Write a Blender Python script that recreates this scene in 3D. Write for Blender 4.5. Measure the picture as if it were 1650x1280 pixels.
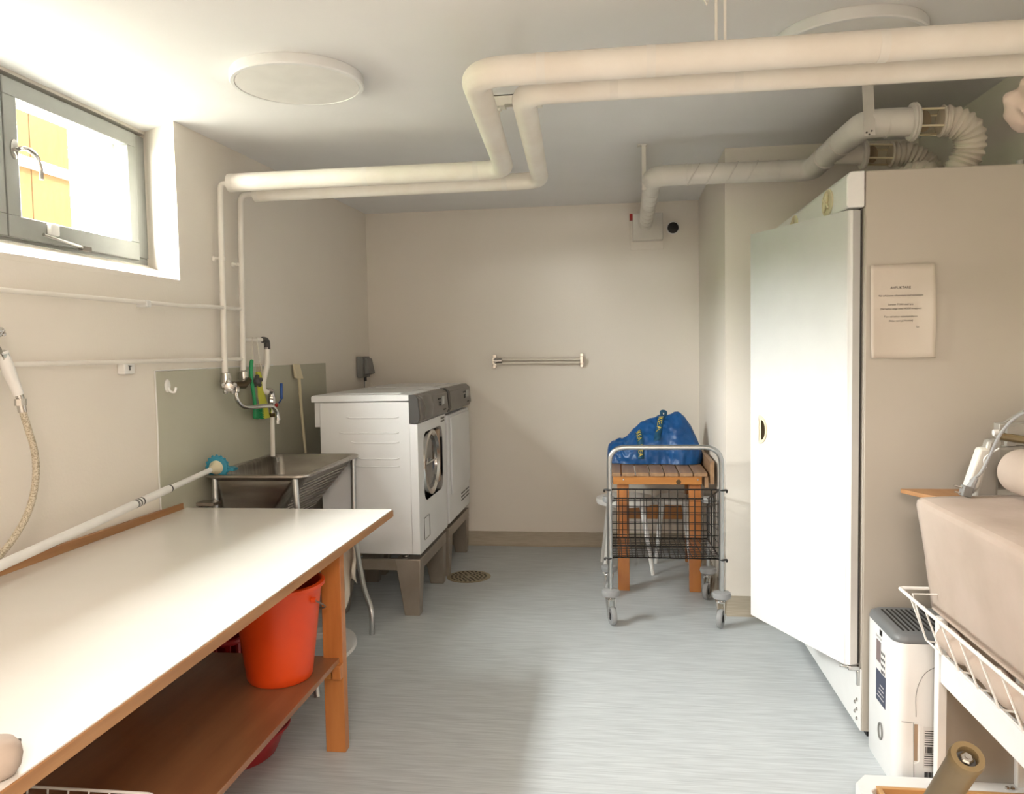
import bpy, math, random
from mathutils import Vector, Matrix, noise
R=random.Random(7); PI=math.pi
S=bpy.context.scene; COL=S.collection
for o in list(bpy.data.objects): bpy.data.objects.remove(o)
# ------------------------------------------------------------------ camera
def camera():
    yaw,pitch,roll,f=.1321,.0581,.01806,1278.
    cy,sy=math.cos(yaw),math.sin(yaw)
    fw=Vector((-sy*math.cos(pitch),cy*math.cos(pitch),-math.sin(pitch)))
    r=Vector((cy,sy,0)); u=r.cross(fw); c,s=math.cos(roll),math.sin(roll)
    r2=c*r-s*u; u2=s*r+c*u; b=-fw
    cam=bpy.data.cameras.new('camera'); o=bpy.data.objects.new('camera',cam); COL.objects.link(o)
    o.matrix_world=Matrix(((r2.x,u2.x,b.x,0),(r2.y,u2.y,b.y,0),(r2.z,u2.z,b.z,1.38),(0,0,0,1)))
    cam.sensor_width=36; cam.lens=f/1650*36; cam.clip_start=.05; S.camera=o
camera()
# ------------------------------------------------------------------ world, sun, lights, exposure
W=bpy.data.worlds.new('sky'); S.world=W; W.use_nodes=True
SKY=140.0; SUN=160.0; FILL=112.0; EXPO=0.0
bg=W.node_tree.nodes['Background']; bg.inputs[0].default_value=(1,.985,.965,1); bg.inputs[1].default_value=SKY
def light(name,kind,loc,energy,color,size=None,size_y=None,rot=(0,0,0),parent=None):
    l=bpy.data.lights.new(name,kind); l.energy=energy; l.color=color
    if kind=='AREA':
        l.size=size
        if size_y: l.shape='RECTANGLE'; l.size_y=size_y
    elif kind=='SUN': l.angle=size
    o=bpy.data.objects.new(name,l); COL.objects.link(o); o.location=loc; o.rotation_euler=rot
    return o
sun=light('sun','SUN',(2,0,8),SUN,(1,.95,.86),.02); sun.rotation_euler=Vector((-.62,.25,-.75)).to_track_quat('-Z','Y').to_euler()
po=light('window_portal','AREA',(-2.23,2.52,2.06),1,(1,1,1),1.6,.70,(PI/2,0,-PI/2)); po.data.cycles.is_portal=True
vs=S.view_settings; vs.view_transform='Standard'; vs.look='None'; vs.exposure=EXPO; vs.gamma=1; vs.use_curve_mapping=False
# ------------------------------------------------------------------ materials
def lin(c):
    return tuple(((x/255)/12.92 if x/255<=.04045 else ((x/255+.055)/1.055)**2.4) for x in c)+(1,)
def mat(name,col,rough=.5,metal=0,col2=None,scale=8,stretch=(1,1,1),detail=4,bump=0,bscale=None,lo=.35,hi=.65,coat=0,trans=0,ior=1.45,wave=None):
    m=bpy.data.materials.new(name); m.use_nodes=True; nt=m.node_tree; N=nt.nodes; L=nt.links
    p=N['Principled BSDF']; p.inputs['Roughness'].default_value=rough; p.inputs['Metallic'].default_value=metal
    p.inputs['IOR'].default_value=ior
    if coat: p.inputs['Coat Weight'].default_value=coat; p.inputs['Coat Roughness'].default_value=.12
    if trans: p.inputs['Transmission Weight'].default_value=trans
    a=lin(col); b=lin(col2) if col2 else tuple(min(1,x*.93) for x in a[:3])+(1,)
    tc=N.new('ShaderNodeTexCoord'); mp=N.new('ShaderNodeMapping'); mp.inputs['Scale'].default_value=stretch
    L.new(tc.outputs['Object'],mp.inputs[0])
    nz=N.new('ShaderNodeTexNoise'); nz.inputs['Scale'].default_value=scale; nz.inputs['Detail'].default_value=detail
    L.new(mp.outputs[0],nz.inputs[0]); src=nz.outputs[0]
    if wave:
        wv=N.new('ShaderNodeTexWave'); wv.bands_direction=wave; wv.inputs['Scale'].default_value=scale; wv.inputs['Distortion'].default_value=5; wv.inputs['Detail'].default_value=3
        wv.inputs['Detail Scale'].default_value=1.5
        L.new(mp.outputs[0],wv.inputs[0]); src=wv.outputs[0]
    rp=N.new('ShaderNodeValToRGB'); rp.color_ramp.elements[0].position=lo; rp.color_ramp.elements[1].position=hi
    rp.color_ramp.elements[0].color=a; rp.color_ramp.elements[1].color=b
    L.new(src,rp.inputs[0]); L.new(rp.outputs[0],p.inputs['Base Color'])
    if bump:
        nb=N.new('ShaderNodeTexNoise'); nb.inputs['Scale'].default_value=bscale or scale*6; nb.inputs['Detail'].default_value=3
        L.new(mp.outputs[0],nb.inputs[0]); bp=N.new('ShaderNodeBump'); bp.inputs['Strength'].default_value=bump; bp.inputs['Distance'].default_value=.004
        L.new(nb.outputs[0],bp.inputs['Height']); L.new(bp.outputs[0],p.inputs['Normal'])
    return m
M={}
M['wall']=mat('wall_paint',(238,231,221),.75,bump=.12,bscale=90,scale=1.2,col2=(235,228,217))
M['ceiling']=mat('ceiling_paint',(240,239,238),.85,bump=.1,bscale=60,scale=1)
M['floor']=mat('vinyl_floor',(204,210,213),.42,scale=2.2,stretch=(3.0,60,1),detail=6,col2=(178,184,188),lo=.3,hi=.7,bump=.06,bscale=4)
M['base']=mat('vinyl_skirting',(182,172,154),.5,scale=3,stretch=(3,3,40),col2=(170,160,142))
M['pipe']=mat('white_pipe_paint',(240,236,228),.35,col2=(233,228,219),scale=6)
M['wrap']=mat('white_wrapped_insulation',(240,235,226),.6,col2=(232,224,212),scale=5,bump=.35,bscale=22)
M['duct']=mat('painted_duct_metal',(226,222,214),.38,col2=(216,212,203),scale=6)
M['hose']=mat('ribbed_hose_plastic',(224,216,202),.5)
M['white']=mat('white_enamel',(238,238,237),.28,col2=(234,234,233),coat=.2)
M['plastic']=mat('white_plastic',(240,239,236),.35)
M['cream']=mat('cream_plastic',(226,215,184),.4)
M['body']=mat('washer_steel_paint',(226,227,228),.33,col2=(220,221,222),coat=.15,scale=3)
M['cabside']=mat('cabinet_side_enamel',(190,182,171),.45,col2=(186,178,166),scale=2)
M['dark']=mat('dark_grey_plastic',(72,71,70),.4)
M['panelgrey']=mat('control_panel_grey',(112,107,101),.4,col2=(104,99,94))
M['black']=mat('black_rubber',(22,22,23),.55)
M['blackwire']=mat('black_coated_wire',(30,28,27),.4)
M['chrome']=mat('chrome',(205,203,200),.16,metal=1)
M['steel']=mat('brushed_stainless',(176,170,162),.3,metal=1,col2=(150,144,136),scale=3,stretch=(1,30,1))
M['plinth']=mat('steel_plinth_paint',(160,150,138),.38,metal=.6,col2=(148,138,126))
M['tube']=mat('satin_steel_tube',(190,192,192),.28,metal=.9)
M['brass']=mat('aged_brass',(96,82,62),.35,metal=.9)
M['frame']=mat('window_frame_grey',(150,152,148),.4,col2=(144,146,142))
M['framelt']=mat('window_lining_beige',(205,199,188),.5)
M['laminate']=mat('white_laminate',(238,234,228),.22,col2=(234,230,223),scale=2,coat=.3)
M['wood']=mat('varnished_pine',(192,126,66),.38,scale=3.5,stretch=(6,6,.7),col2=(164,98,48),lo=.3,hi=.75,coat=.3,bump=.05)
M['woody']=mat('oiled_pine_plank',(172,138,104),.5,scale=3.5,stretch=(8,.8,8),col2=(142,108,78),lo=.3,hi=.75,coat=.2)
M['woodx']=mat('oiled_pine_apron',(202,138,68),.4,scale=3.5,stretch=(.8,8,8),col2=(176,112,50),lo=.3,hi=.75,coat=.2)
M['shelf']=mat('oak_veneer_shelf',(150,104,70),.35,scale=2.4,stretch=(7,.7,7),col2=(126,82,54),lo=.3,hi=.7,coat=.3)
M['edge']=mat('table_wood_edge',(172,128,86),.5,scale=4,stretch=(5,.6,8),col2=(146,102,64),lo=.3,hi=.75)
M['ply']=mat('plywood_tray',(202,158,104),.45,scale=3,stretch=(1,8,8),col2=(176,128,80))
M['orange']=mat('orange_bucket_plastic',(210,70,20),.35,col2=(204,64,18))
M['red']=mat('dark_red_plastic',(158,28,34),.4)
M['blue']=mat('blue_woven_plastic',(18,84,146),.36,col2=(12,70,128),scale=9,bump=.6,bscale=26)
M['strap']=mat('blue_green_strap',(24,80,112),.5)
M['yellow']=mat('yellow_print',(222,196,72),.6)
M['green']=mat('green_plastic',(28,140,84),.4)
M['lime']=mat('yellow_green_cloth',(196,196,70),.7)
M['turq']=mat('turquoise_plastic',(52,138,164),.4)
M['teal']=mat('teal_plastic',(48,120,130),.45)
M['bluegrip']=mat('blue_vinyl_grip',(24,70,140),.4)
M['redp']=mat('red_plastic',(170,26,24),.4)
M['splash']=mat('grey_green_sheet',(190,188,171),.4,col2=(184,182,164),scale=2)
M['cloth']=mat('beige_cotton_cover',(186,169,156),.85,col2=(176,159,145),scale=5,bump=.3,bscale=40)
M['rag']=mat('off_white_rag',(214,206,192),.9,bump=.3,bscale=30)
M['grey']=mat('grey_plastic',(128,128,126),.45)
M['lightgrey']=mat('light_grey_rubber',(160,161,162),.5)
M['dehumtop']=mat('slate_grey_plastic',(112,114,116),.4)
M['ink']=mat('black_ink',(38,36,36),.7)
M['navy']=mat('navy_label_print',(62,68,88),.5)
M['taupe']=mat('taupe_label_print',(120,104,104),.5)
M['paper']=mat('white_paper',(212,202,190),.7,scale=3,col2=(206,195,182))
M['label']=mat('white_sticker',(226,224,222),.5)
M['diff']=mat('lamp_diffuser',(236,234,230),.45)
M['olive']=mat('olive_brown_grip',(118,102,72),.45,col2=(108,92,64))
M['mangle']=mat('mangle_grey_metal',(170,166,158),.4,metal=.3)
M['dimwall']=mat('dimmed_orange_cladding',(34,23,13),.8,scale=5,stretch=(1,6,1),col2=(31,21,12))  # orange darkened to near black in the colour, offsetting strong outdoor light
M['dimwall'].node_tree.nodes['Principled BSDF'].inputs['Specular IOR Level'].default_value=0
M['bwhite']=mat('white_facade_trim',(240,238,232),.7)
M['ground']=mat('pale_gravel_ground',(214,210,200),.9,scale=30,col2=(196,192,182))
M['skyscreen']=mat('dark_green_skyscreen',(58,76,44),.9,scale=14,col2=(40,56,30),bump=.8)
M['braid']=mat('braided_hose',(206,196,176),.5,scale=220,col2=(158,146,124),lo=.45,hi=.6)
M['drain']=mat('drain_steel',(160,148,122),.45)
M['glassy']=mat('door_glass_dark',(40,42,44),.08,coat=.5)
M['tan']=mat('tan_inner_liner',(172,148,124),.5)
M['lens']=mat('display_window',(176,178,176),.2)
def glass():
    m=bpy.data.materials.new('window_glass'); m.use_nodes=True; nt=m.node_tree; N=nt.nodes; L=nt.links
    for n in list(N): N.remove(n)
    o=N.new('ShaderNodeOutputMaterial'); t=N.new('ShaderNodeBsdfTransparent'); g=N.new('ShaderNodeBsdfGlossy'); g.inputs['Roughness'].default_value=.02
    t.inputs[0].default_value=(.95,.97,.96,1); mx=N.new('ShaderNodeMixShader'); mx.inputs[0].default_value=.035
    L.new(t.outputs[0],mx.inputs[1]); L.new(g.outputs[0],mx.inputs[2]); L.new(mx.outputs[0],o.inputs[0])
    return m
M['glass']=glass()
def clearp():
    m=bpy.data.materials.new('clear_yellowed_plastic'); m.use_nodes=True; nt=m.node_tree; N=nt.nodes; L=nt.links
    for n in list(N): N.remove(n)
    o=N.new('ShaderNodeOutputMaterial'); t=N.new('ShaderNodeBsdfTransparent'); g=N.new('ShaderNodeBsdfPrincipled')
    g.inputs['Base Color'].default_value=lin((196,186,160)); g.inputs['Roughness'].default_value=.2
    t.inputs[0].default_value=(.93,.9,.84,1); mx=N.new('ShaderNodeMixShader'); mx.inputs[0].default_value=.2
    L.new(t.outputs[0],mx.inputs[1]); L.new(g.outputs[0],mx.inputs[2]); L.new(mx.outputs[0],o.inputs[0]); return m
M['clear']=clearp()
# ------------------------------------------------------------------ mesh builder
WL={}
class MB:
    def __init__(s): s.v=[]; s.f=[]
    def add(s,vs,fs):
        n=len(s.v); s.v+=[Vector(p) for p in vs]; s.f+=[tuple(i+n for i in q) for q in fs]; return s
    def hexa(s,p):   # 4 bottom ccw, 4 top ccw
        return s.add(p,[(3,2,1,0),(4,5,6,7),(0,1,5,4),(1,2,6,5),(2,3,7,6),(3,0,4,7)])
    def box(s,x0,x1,y0,y1,z0,z1):
        return s.hexa([(x0,y0,z0),(x1,y0,z0),(x1,y1,z0),(x0,y1,z0),(x0,y0,z1),(x1,y0,z1),(x1,y1,z1),(x0,y1,z1)])
    def obox(s,c,ax,ay,az):  # oriented box: centre and half vectors
        c,ax,ay,az=map(Vector,(c,ax,ay,az)); q=[]
        for k in(-1,1):
            for i,j in((-1,-1),(1,-1),(1,1),(-1,1)): q.append(c+ax*i+ay*j+az*k)
        return s.hexa(q)
    def prism(s,poly,axis,a,b):
        def P(u,v,w):
            return {'x':(w,u,v),'y':(u,w,v),'z':(u,v,w)}[axis]
        n=len(poly); vs=[P(u,v,a) for u,v in poly]+[P(u,v,b) for u,v in poly]
        fs=[tuple(range(n-1,-1,-1)),tuple(range(n,2*n))]+[(i,(i+1)%n,n+(i+1)%n,n+i) for i in range(n)]
        return s.add(vs,fs)
    def loft(s,rings,close=True,cap0=True,cap1=True):
        n=len(rings[0]); vs=[p for r in rings for p in r]; fs=[]
        for k in range(len(rings)-1):
            for i in range(n if close else n-1):
                j=(i+1)%n; fs.append((k*n+i,k*n+j,(k+1)*n+j,(k+1)*n+i))
        if close and cap0: fs.append(tuple(range(n-1,-1,-1)))
        if close and cap1: fs.append(tuple((len(rings)-1)*n+i for i in range(n)))
        return s.add(vs,fs)
    def tube(s,pts,r,n=10,closed=False,cap=True,squash=1):
        pts=[Vector(p) for p in pts]; m=len(pts); rs=r if isinstance(r,(list,tuple)) else [r]*m
        T=[]
        for i in range(m):
            if closed: t=pts[(i+1)%m]-pts[i-1]
            else: t=pts[min(i+1,m-1)]-pts[max(i-1,0)]
            T.append(t.normalized() if t.length>1e-9 else Vector((0,0,1)))
        up=Vector((0,0,1)) if abs(T[0].z)<.9 else Vector((1,0,0))
        nrm=(up-T[0]*up.dot(T[0])).normalized(); rings=[]
        for i in range(m):
            nrm=(nrm-T[i]*nrm.dot(T[i])); nrm.normalize(); b=T[i].cross(nrm)
            rings.append([pts[i]+(nrm*math.cos(2*PI*k/n)*squash+b*math.sin(2*PI*k/n))*rs[i] for k in range(n)])
        if closed: rings.append(rings[0]); return s.loft(rings,True,False,False)
        return s.loft(rings,True,cap,cap)
    def lathe(s,prof,o,axis=(0,0,1),n=24,caps=True):  # prof [(r,h)]
        o=Vector(o); a=Vector(axis).normalized(); up=Vector((0,0,1)) if abs(a.z)<.9 else Vector((1,0,0))
        u=(up-a*up.dot(a)).normalized(); v=a.cross(u)
        return s.loft([[o+a*h+(u*math.cos(2*PI*k/n)+v*math.sin(2*PI*k/n))*max(r,1e-4) for k in range(n)] for r,h in prof],True,caps,caps)
    def sphere(s,c,r,n=12,sz=(1,1,1)):
        return s.loft([[Vector(c)+Vector((math.cos(2*PI*k/n)*math.sin(t)*sz[0],math.sin(2*PI*k/n)*math.sin(t)*sz[1],-math.cos(t)*sz[2]))*r for k in range(n)] for t in [PI*(i+.02)/(n//2+.04) for i in range(n//2+1)]])
    def build(s,name,m,parent=None,bevel=0,smooth=35,kind=None,label=None,sub=0):
        me=bpy.data.meshes.new(name)
        lo=Vector([min(p[i] for p in s.v) for i in range(3)]); hi=Vector([max(p[i] for p in s.v) for i in range(3)])
        c=(lo+hi)/2
        if parent is None: c.z=lo.z
        me.from_pydata([tuple(p-c) for p in s.v],[],s.f); me.materials.append(M[m] if isinstance(m,str) else m)
        import bmesh
        bm=bmesh.new(); bm.from_mesh(me); bmesh.ops.recalc_face_normals(bm,faces=bm.faces); bm.to_mesh(me); bm.free()
        if smooth:
            for p in me.polygons: p.use_smooth=True
            me.set_sharp_from_angle(angle=math.radians(smooth))
        o=bpy.data.objects.new(name,me); COL.objects.link(o); WL[o]=c.copy()
        if parent: o.parent=parent; o.location=c-WL[parent]
        else: o.location=c
        if bevel:
            b=o.modifiers.new('bevel','BEVEL'); b.width=bevel; b.segments=2; b.limit_method='ANGLE'; b.angle_limit=math.radians(40)
        if kind: o['kind']=kind
        if label: o['label']=label
        return o
def tag(o,label,cat,group=None):
    o['label']=label; o['category']=cat
    if group: o['group']=group
    return o
def thing(name,loc,label,cat,group=None):
    o=bpy.data.objects.new(name,None); COL.objects.link(o); o.location=loc; WL[o]=Vector(loc); o.empty_display_size=.1
    return tag(o,label,cat,group)
def struct(o): o['kind']='structure'; return o
def dup(o,d=(0,0,0),label=None,rotz=0):
    def cp(s,par):
        c=s.copy(); COL.objects.link(c)
        if par: c.parent=par
        for ch in s.children: cp(ch,c)
        return c
    r=cp(o,None); r.location=Vector(o.location)+Vector(d); r.rotation_euler.z+=rotz; WL[r]=Vector(r.location)
    if label: r['label']=label
    return r
def fillet(pts,rad,n=8):
    pts=[Vector(p) for p in pts]; out=[pts[0]]
    for i in range(1,len(pts)-1):
        a,b,c=pts[i-1],pts[i],pts[i+1]; d1=(a-b); d2=(c-b); r=min(rad,d1.length*.49,d2.length*.49)
        p=b+d1.normalized()*r; q=b+d2.normalized()*r
        for k in range(n+1):
            t=k/n; out.append(p*(1-t)**2+b*2*t*(1-t)+q*t*t)
    out.append(pts[-1]); return out
def catmull(pts,n=8):
    pts=[Vector(p) for p in pts]; P=[pts[0]*2-pts[1]]+pts+[pts[-1]*2-pts[-2]]; out=[]
    for i in range(1,len(P)-2):
        for k in range(n):
            t=k/n; a,b,c,d=P[i-1:i+3]
            out.append(.5*((2*b)+(c-a)*t+(2*a-5*b+4*c-d)*t*t+(3*b-a-3*c+d)*t**3))
    out.append(pts[-1]); return out
def resample(pts,step):
    out=[pts[0]]; acc=0
    for a,b in zip(pts,pts[1:]):
        L=(b-a).length
        if L<1e-9: continue
        t=step-acc
        while t<=L: out.append(a+(b-a)*(t/L)); t+=step
        acc=(acc+L)%step if True else 0
    return out
def text(string,fn,m,parent,size=1,align='CENTER',name='lettering',extr=0):
    cu=bpy.data.curves.new('txt','FONT'); cu.body=string; cu.size=size; cu.align_x=align
    t=bpy.data.objects.new('txt',cu); COL.objects.link(t); bpy.context.view_layer.update()
    dg=bpy.context.evaluated_depsgraph_get(); me=bpy.data.meshes.new_from_object(t.evaluated_get(dg))
    vs=[Vector(fn(v.co.x,v.co.y)) for v in me.vertices]; fs=[tuple(p.vertices) for p in me.polygons]
    bpy.data.objects.remove(t); b=MB(); b.v=vs; b.f=fs
    o=b.build(name,m,parent,smooth=0); o['kind']='stuff'; return o
def wx(y,off=0): return -1.945+.034*y+off
# ================================================================== SETTING
CZ=2.370
struct(MB().box(-2.3,1.62,-2.4,5.75,-.12,0).build('floor','floor',smooth=0))
struct(MB().box(-2.215,1.62,-2.4,5.75,CZ,CZ+.10).build('ceiling','ceiling',smooth=0))
struct(MB().box(-2.2,1.6,5.52,5.7,0,CZ).build('wall_back','wall',smooth=0))
struct(MB().box(1.46,1.6,-2.4,5.6,0,CZ).build('wall_right','wall',smooth=0))
struct(MB().box(-2.2,1.6,-2.4,-2.2,0,CZ).build('wall_front','wall',smooth=0))
struct(MB().prism([(.545,4.13),(1.46,4.13),(1.46,5.52),(.555,5.52)],'z',0,CZ).build('wall_pillar','wall',smooth=0))
wl=MB()
Y0,Y1=1.85,3.18
wl.prism([(wx(Y1),Y1),(-2.05,3.31),(-2.22,3.31),(-2.22,5.7),(wx(5.6),5.7)],'z',0,CZ)
wl.prism([(wx(-2.3),-2.3),(wx(Y0),Y0),(-2.05,Y0-.10),(-2.22,Y0-.10),(-2.22,-2.3)],'z',0,CZ)
wl.hexa([(-2.22,Y0-.1,0),(wx(Y0),Y0,0),(wx(Y1),Y1,0),(-2.22,3.31,0),(-2.22,Y0-.1,1.70),(wx(Y0),Y0,1.712),(wx(Y1),Y1,1.704),(-2.22,3.31,1.70)])
struct(wl.build('wall_left','wall',smooth=0))
sl=MB().hexa([(-2.06,Y0-.095,1.69),(wx(Y0)+.001,Y0,1.69),(wx(Y1)+.001,Y1,1.69),(-2.06,3.31,1.69),(-2.06,Y0-.095,1.786),(wx(Y0)+.001,Y0,1.713),(wx(Y1)+.001,Y1,1.706),(-2.06,3.31,1.786)])
struct(sl.build('trim_1','wall',smooth=0))
def cove(name,pts):   # coved vinyl skirting along a polyline in plan, thickness toward +left normal
    b=MB()
    for (x0,y0),(x1,y1) in pts:
        d=Vector((x1-x0,y1-y0,0)).normalized(); n=Vector((-d.y,d.x,0)); prof=[(0,0),(.028,0),(.016,.006),(.008,.018),(.004,.04),(.004,.098),(0,.1)]
        b.loft([[Vector((x,y,h))+n*w for w,h in prof] for x,y in((x0,y0),(x1,y1))])
    return struct(b.build(name,'base',smooth=50))
cove('baseboard_back',[((.555,5.52),(wx(5.52),5.52))])
cove('baseboard_pillar',[((1.46,4.13),(.545,4.13)),((.545,4.13),(.555,5.52))])
cove('baseboard_left',[((wx(5.52),5.52),(wx(-2.2),-2.2))])
cove('baseboard_right',[((1.46,-2.2),(1.46,4.13))])
# window
win=bpy.data.objects.new('window_1',None); COL.objects.link(win); WL[win]=Vector((-2.05,2.3,1.79)); win.location=WL[win]; struct(win)
f=MB()
f.box(-2.12,-2.06,1.75,3.31,1.785,1.815); f.box(-2.12,-2.055,3.225,3.31,1.8151,CZ-.0251); f.box(-2.12,-2.055,1.75,1.83,1.8151,CZ-.0251)
f.build('window_frame','frame',win,bevel=.003)
MB().box(-2.12,-2.045,1.75,3.31,2.335+.022,CZ-.001).build('frame_head','framelt',win)
f=MB().box(-2.16,-2.125,1.75,3.31,1.8,1.86); f.box(-2.16,-2.12,1.75,3.31,2.295,CZ); [f.box(-2.16,-2.12,a,b,1.8601,2.2949) for a,b in((3.175,3.31),(2.40,2.53),(1.75,1.88))]
f.build('outer_sash','plastic',win)
def sash(y0,y1):
    s=MB(); x0,x1=-2.10,-2.04; z0,z1=1.80,2.340
    s.box(x0,x1,y0,y1,z0,z0+.075); s.box(x0,x1,y0,y1,z1-.06,z1); s.box(x0,x1,y0,y0+.06,z0+.0751,z1-.0601); s.box(x0,x1,y1-.055,y1,z0+.0751,z1-.0601)
    o=s.build('sash','frame',win,bevel=.003)
    MB().box(-2.08,-2.075,y0+.05,y1-.05,z0+.07,z1-.055).build('pane','glass',o,smooth=0); return o
sa=sash(2.478,3.222); sash(1.835,2.47)
h=MB().lathe([(.018,0),(.018,.006),(.012,.008)],(-2.04,2.515,2.10),(1,0,0),16); 
for q in h.v: q.z=2.10+(q.z-2.10)*1.9
h.tube(catmull([(-2.035,2.515,2.10),(-2.0,2.515,2.10),(-1.995,2.53,2.10),(-1.995,2.565,2.085),(-1.995,2.585,2.05),(-1.995,2.585,2.01)],6),[.008]*20+[.007]*11,10)
h.build('handle','chrome',sa)
st=MB().box(-2.04,-2.02,2.655,2.70,1.828,1.872); st.build('stay_catch','plastic',sa,bevel=.005)
MB().tube([(-2.025,2.62,1.825),(-2.02,2.83,1.803)],.006,8).box(-2.03,-2.01,2.81,2.86,1.792,1.808).build('window_stay','chrome',sa)
# outside
struct(MB().box(-30,-2.25,-20,30,1.4,1.62).build('ground_outside','ground',smooth=0))
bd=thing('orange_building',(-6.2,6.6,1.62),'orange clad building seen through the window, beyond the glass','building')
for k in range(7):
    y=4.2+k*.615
    MB().box(-6.3,-6.2,y,y+.60,1.62,5.2).build('cladding_board','dimwall',bd,smooth=0)
MB().box(-6.8,-6.3,4.2,8.5,1.62,5.2).build('wall','redp',bd,smooth=0)
for z in (2.50,3.42): MB().box(-6.2,-6.15,4.2,8.49,z,z+.10).build('white_band','bwhite',bd,smooth=0)
hd=MB()  # unseen, added to block low sky light from the upper cabinet door
for k in range(22):
    y=-2.5+k*.3; hd.sphere((-6.4+R.uniform(-.15,.15),y,2.3+R.uniform(-.1,.1)),.75,8,(.8,1,1.2))
hd.box(-6.8,-6.1,-2.6,3.9,1.62,2.9)
tag(hd.build('low_sky_blocker','skyscreen'),'unseen hedge outside along the yard','skyscreen')
# ------------------------------------------------------------------ ceiling lamps
def lamp(x,y,label):
    t=thing('ceiling_lamp',(x,y,CZ-.036),label,'lamp','round ceiling lamps')
    MB().lathe([(.205,.036),(.229,.036),(.232,.03),(.232,.004),(.228,0),(.216,0),(.214,.006),(.05,.006)],(x,y,CZ-.036),n=64).build('housing','white',t)
    MB().lathe([(.214,.004),(.213,.0015),(.1,.001),(.0,.001)],(x,y,CZ-.036),n=64).build('diffuser','diff',t); return t
lamp(-1.115,2.76,'round white flat ceiling lamp beside the window'); lamp(.745,2.72,'round white ceiling lamp mostly hidden above the thick insulated pipes')
bl=thing('pendant_lamp',(.1,-.9,CZ-.1),'round warm ceiling lamp behind the viewer','lamp')
MB().lathe([(.25,.1),(.25,.06),(.2,.0),(.0,.0)],(.1,-.9,CZ-.1),n=32).build('shade','diff',bl)
lf=light('lamp_glow','AREA',(.1,-.9,CZ-.105),FILL,(1,.86,.74),.9); lf.data.shape='DISK'
# ================================================================== PIPES ON THE CEILING
def pipe(name,pts,r,label,rad=.09,m='wrap',n=20,seams=True):
    t=thing(name,pts[0],label,'pipe')
    path=fillet(pts,rad,8); MB().tube(path,r,n).build('insulation',m,t)
    return t
ZB=2.168
pb=pipe('insulated_pipe',[(-1.745,3.47,ZB),(-.475,3.47,ZB),(-.395,2.25,ZB-.005),(1.46,2.25,ZB-.002)],.041,'thick white insulated pipe, nearer of the pair crossing under the ceiling',.10)
pc=pipe('insulated_pipe',[(-1.70,3.64,ZB-.018),(-.335,3.64,ZB-.018),(-.27,2.385,ZB-.022),(1.46,2.385,ZB-.022)],.038,'white insulated pipe, farther of the pair crossing under the ceiling',.10)
for t,pts,r in ((pb,[(-1.73,3.47,ZB),(-1.1,3.47,ZB),(-.6,3.47,ZB),(-.2,2.25,ZB-.004),(.1,2.25,ZB-.004),(.7,2.25,ZB-.004)],.0418),(pc,[(-1.69,3.64,ZB-.018),(-.5,3.64,ZB-.018),(0,2.385,ZB-.022),(.35,2.385,ZB-.022)],.0388)):
    for p in pts:
        MB().tube([Vector(p)-Vector((.012,0,0)),Vector(p)+Vector((.012,0,0))],r,20).build('wrap_band','pipe',t)
# pipe hangers
hg=thing('pipe_hanger',(.285,2.25,2.2),'pair of thin white hanger rods above the thick pipe','hanger')
for x in (.275,.298): MB().tube([(x,2.25,2.205),(x,2.25,CZ)],.004,8).build('rod','pipe',hg)
MB().tube([(.235,2.25,2.335),(.25,2.245,2.30),(.262,2.25,2.335),(.25,2.255,CZ)],.0035,6).build('hook','pipe',hg)
rl=thing('ceiling_rail',(-.39,3.1,2.33),'white slotted rail bracket with threaded rods on the ceiling between the pipes','bracket')
rb=MB()
rb.box(-.48,-.285,3.10,3.145,CZ-.004,CZ-.001); rb.box(-.48,-.285,3.10,3.104,CZ-.036,CZ-.001); rb.box(-.48,-.285,3.141,3.145,CZ-.036,CZ-.001)
rb.box(-.485,-.42,3.092,3.152,CZ-.044,CZ-.037); rb.box(-.345,-.278,3.092,3.152,CZ-.044,CZ-.037)
rb.build('channel','pipe',rl)
for x,zb in ((-.445,2.17),(-.315,2.185)):
    q=MB().tube([(x,3.12,CZ-.03),(x,3.12,zb+.02),(x,3.12,zb)],[.0045,.0045,.001],8); q.lathe([(.011,0),(.011,.008)],(x,3.12,CZ-.056),n=6); q.build('threaded_rod','pipe',rl)
# ================================================================== VERTICAL PIPES ON LEFT WALL
def wpipe(name,pts,r,label,rad=.05,extra=None):
    t=thing(name,pts[-1],label,'pipe'); MB().tube(fillet(pts,rad,8),r,14).build('pipe','pipe',t)
    if extra: extra(t)
    return t
def stand(y,z,x=-1.785):
    def g(t):
        MB().tube([(x,y,z),(wx(y),y-.005,z+.004)],.005,8).lathe([(.014,0),(.012,.008),(.006,.012)],(wx(y),y,z),(1,0,0),12).build('wall_bracket','pipe',t)
        MB().lathe([(.0155,-.008),(.0155,.008)],(x,y,z),n=14).build('clamp','pipe',t)
    return g
wpipe('water_pipe',[(-1.74,3.47,ZB-.003),(-1.787,3.47,ZB-.003),(-1.787,3.46,2.0),(-1.785,3.44,1.29)],.0135,'white vertical wall pipe on the left, leading down to the tap',.07,stand(3.455,1.825))
wpipe('water_pipe',[(-1.70,3.64,ZB-.02),(-1.775,3.64,ZB-.02),(-1.775,3.63,2.0),(-1.778,3.605,1.29)],.0135,'white vertical wall pipe on the right, leading down to the tap',.07,stand(3.625,1.815))
wpipe('wall_pipe',[(wx(-1,.035),-1,1.588),(wx(2.2,.035),2.2,1.591),(wx(3.15,.035),3.15,1.594),(wx(3.3,.045),3.3,1.60),(-1.778,3.615,1.604)],.0085,'thin white horizontal pipe under the window, upper one',.03,
   lambda t:[MB().box(wx(2.89),wx(2.89,.046),2.875,2.905,1.576,1.602).build('clip','plastic',t,bevel=.003)])
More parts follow.
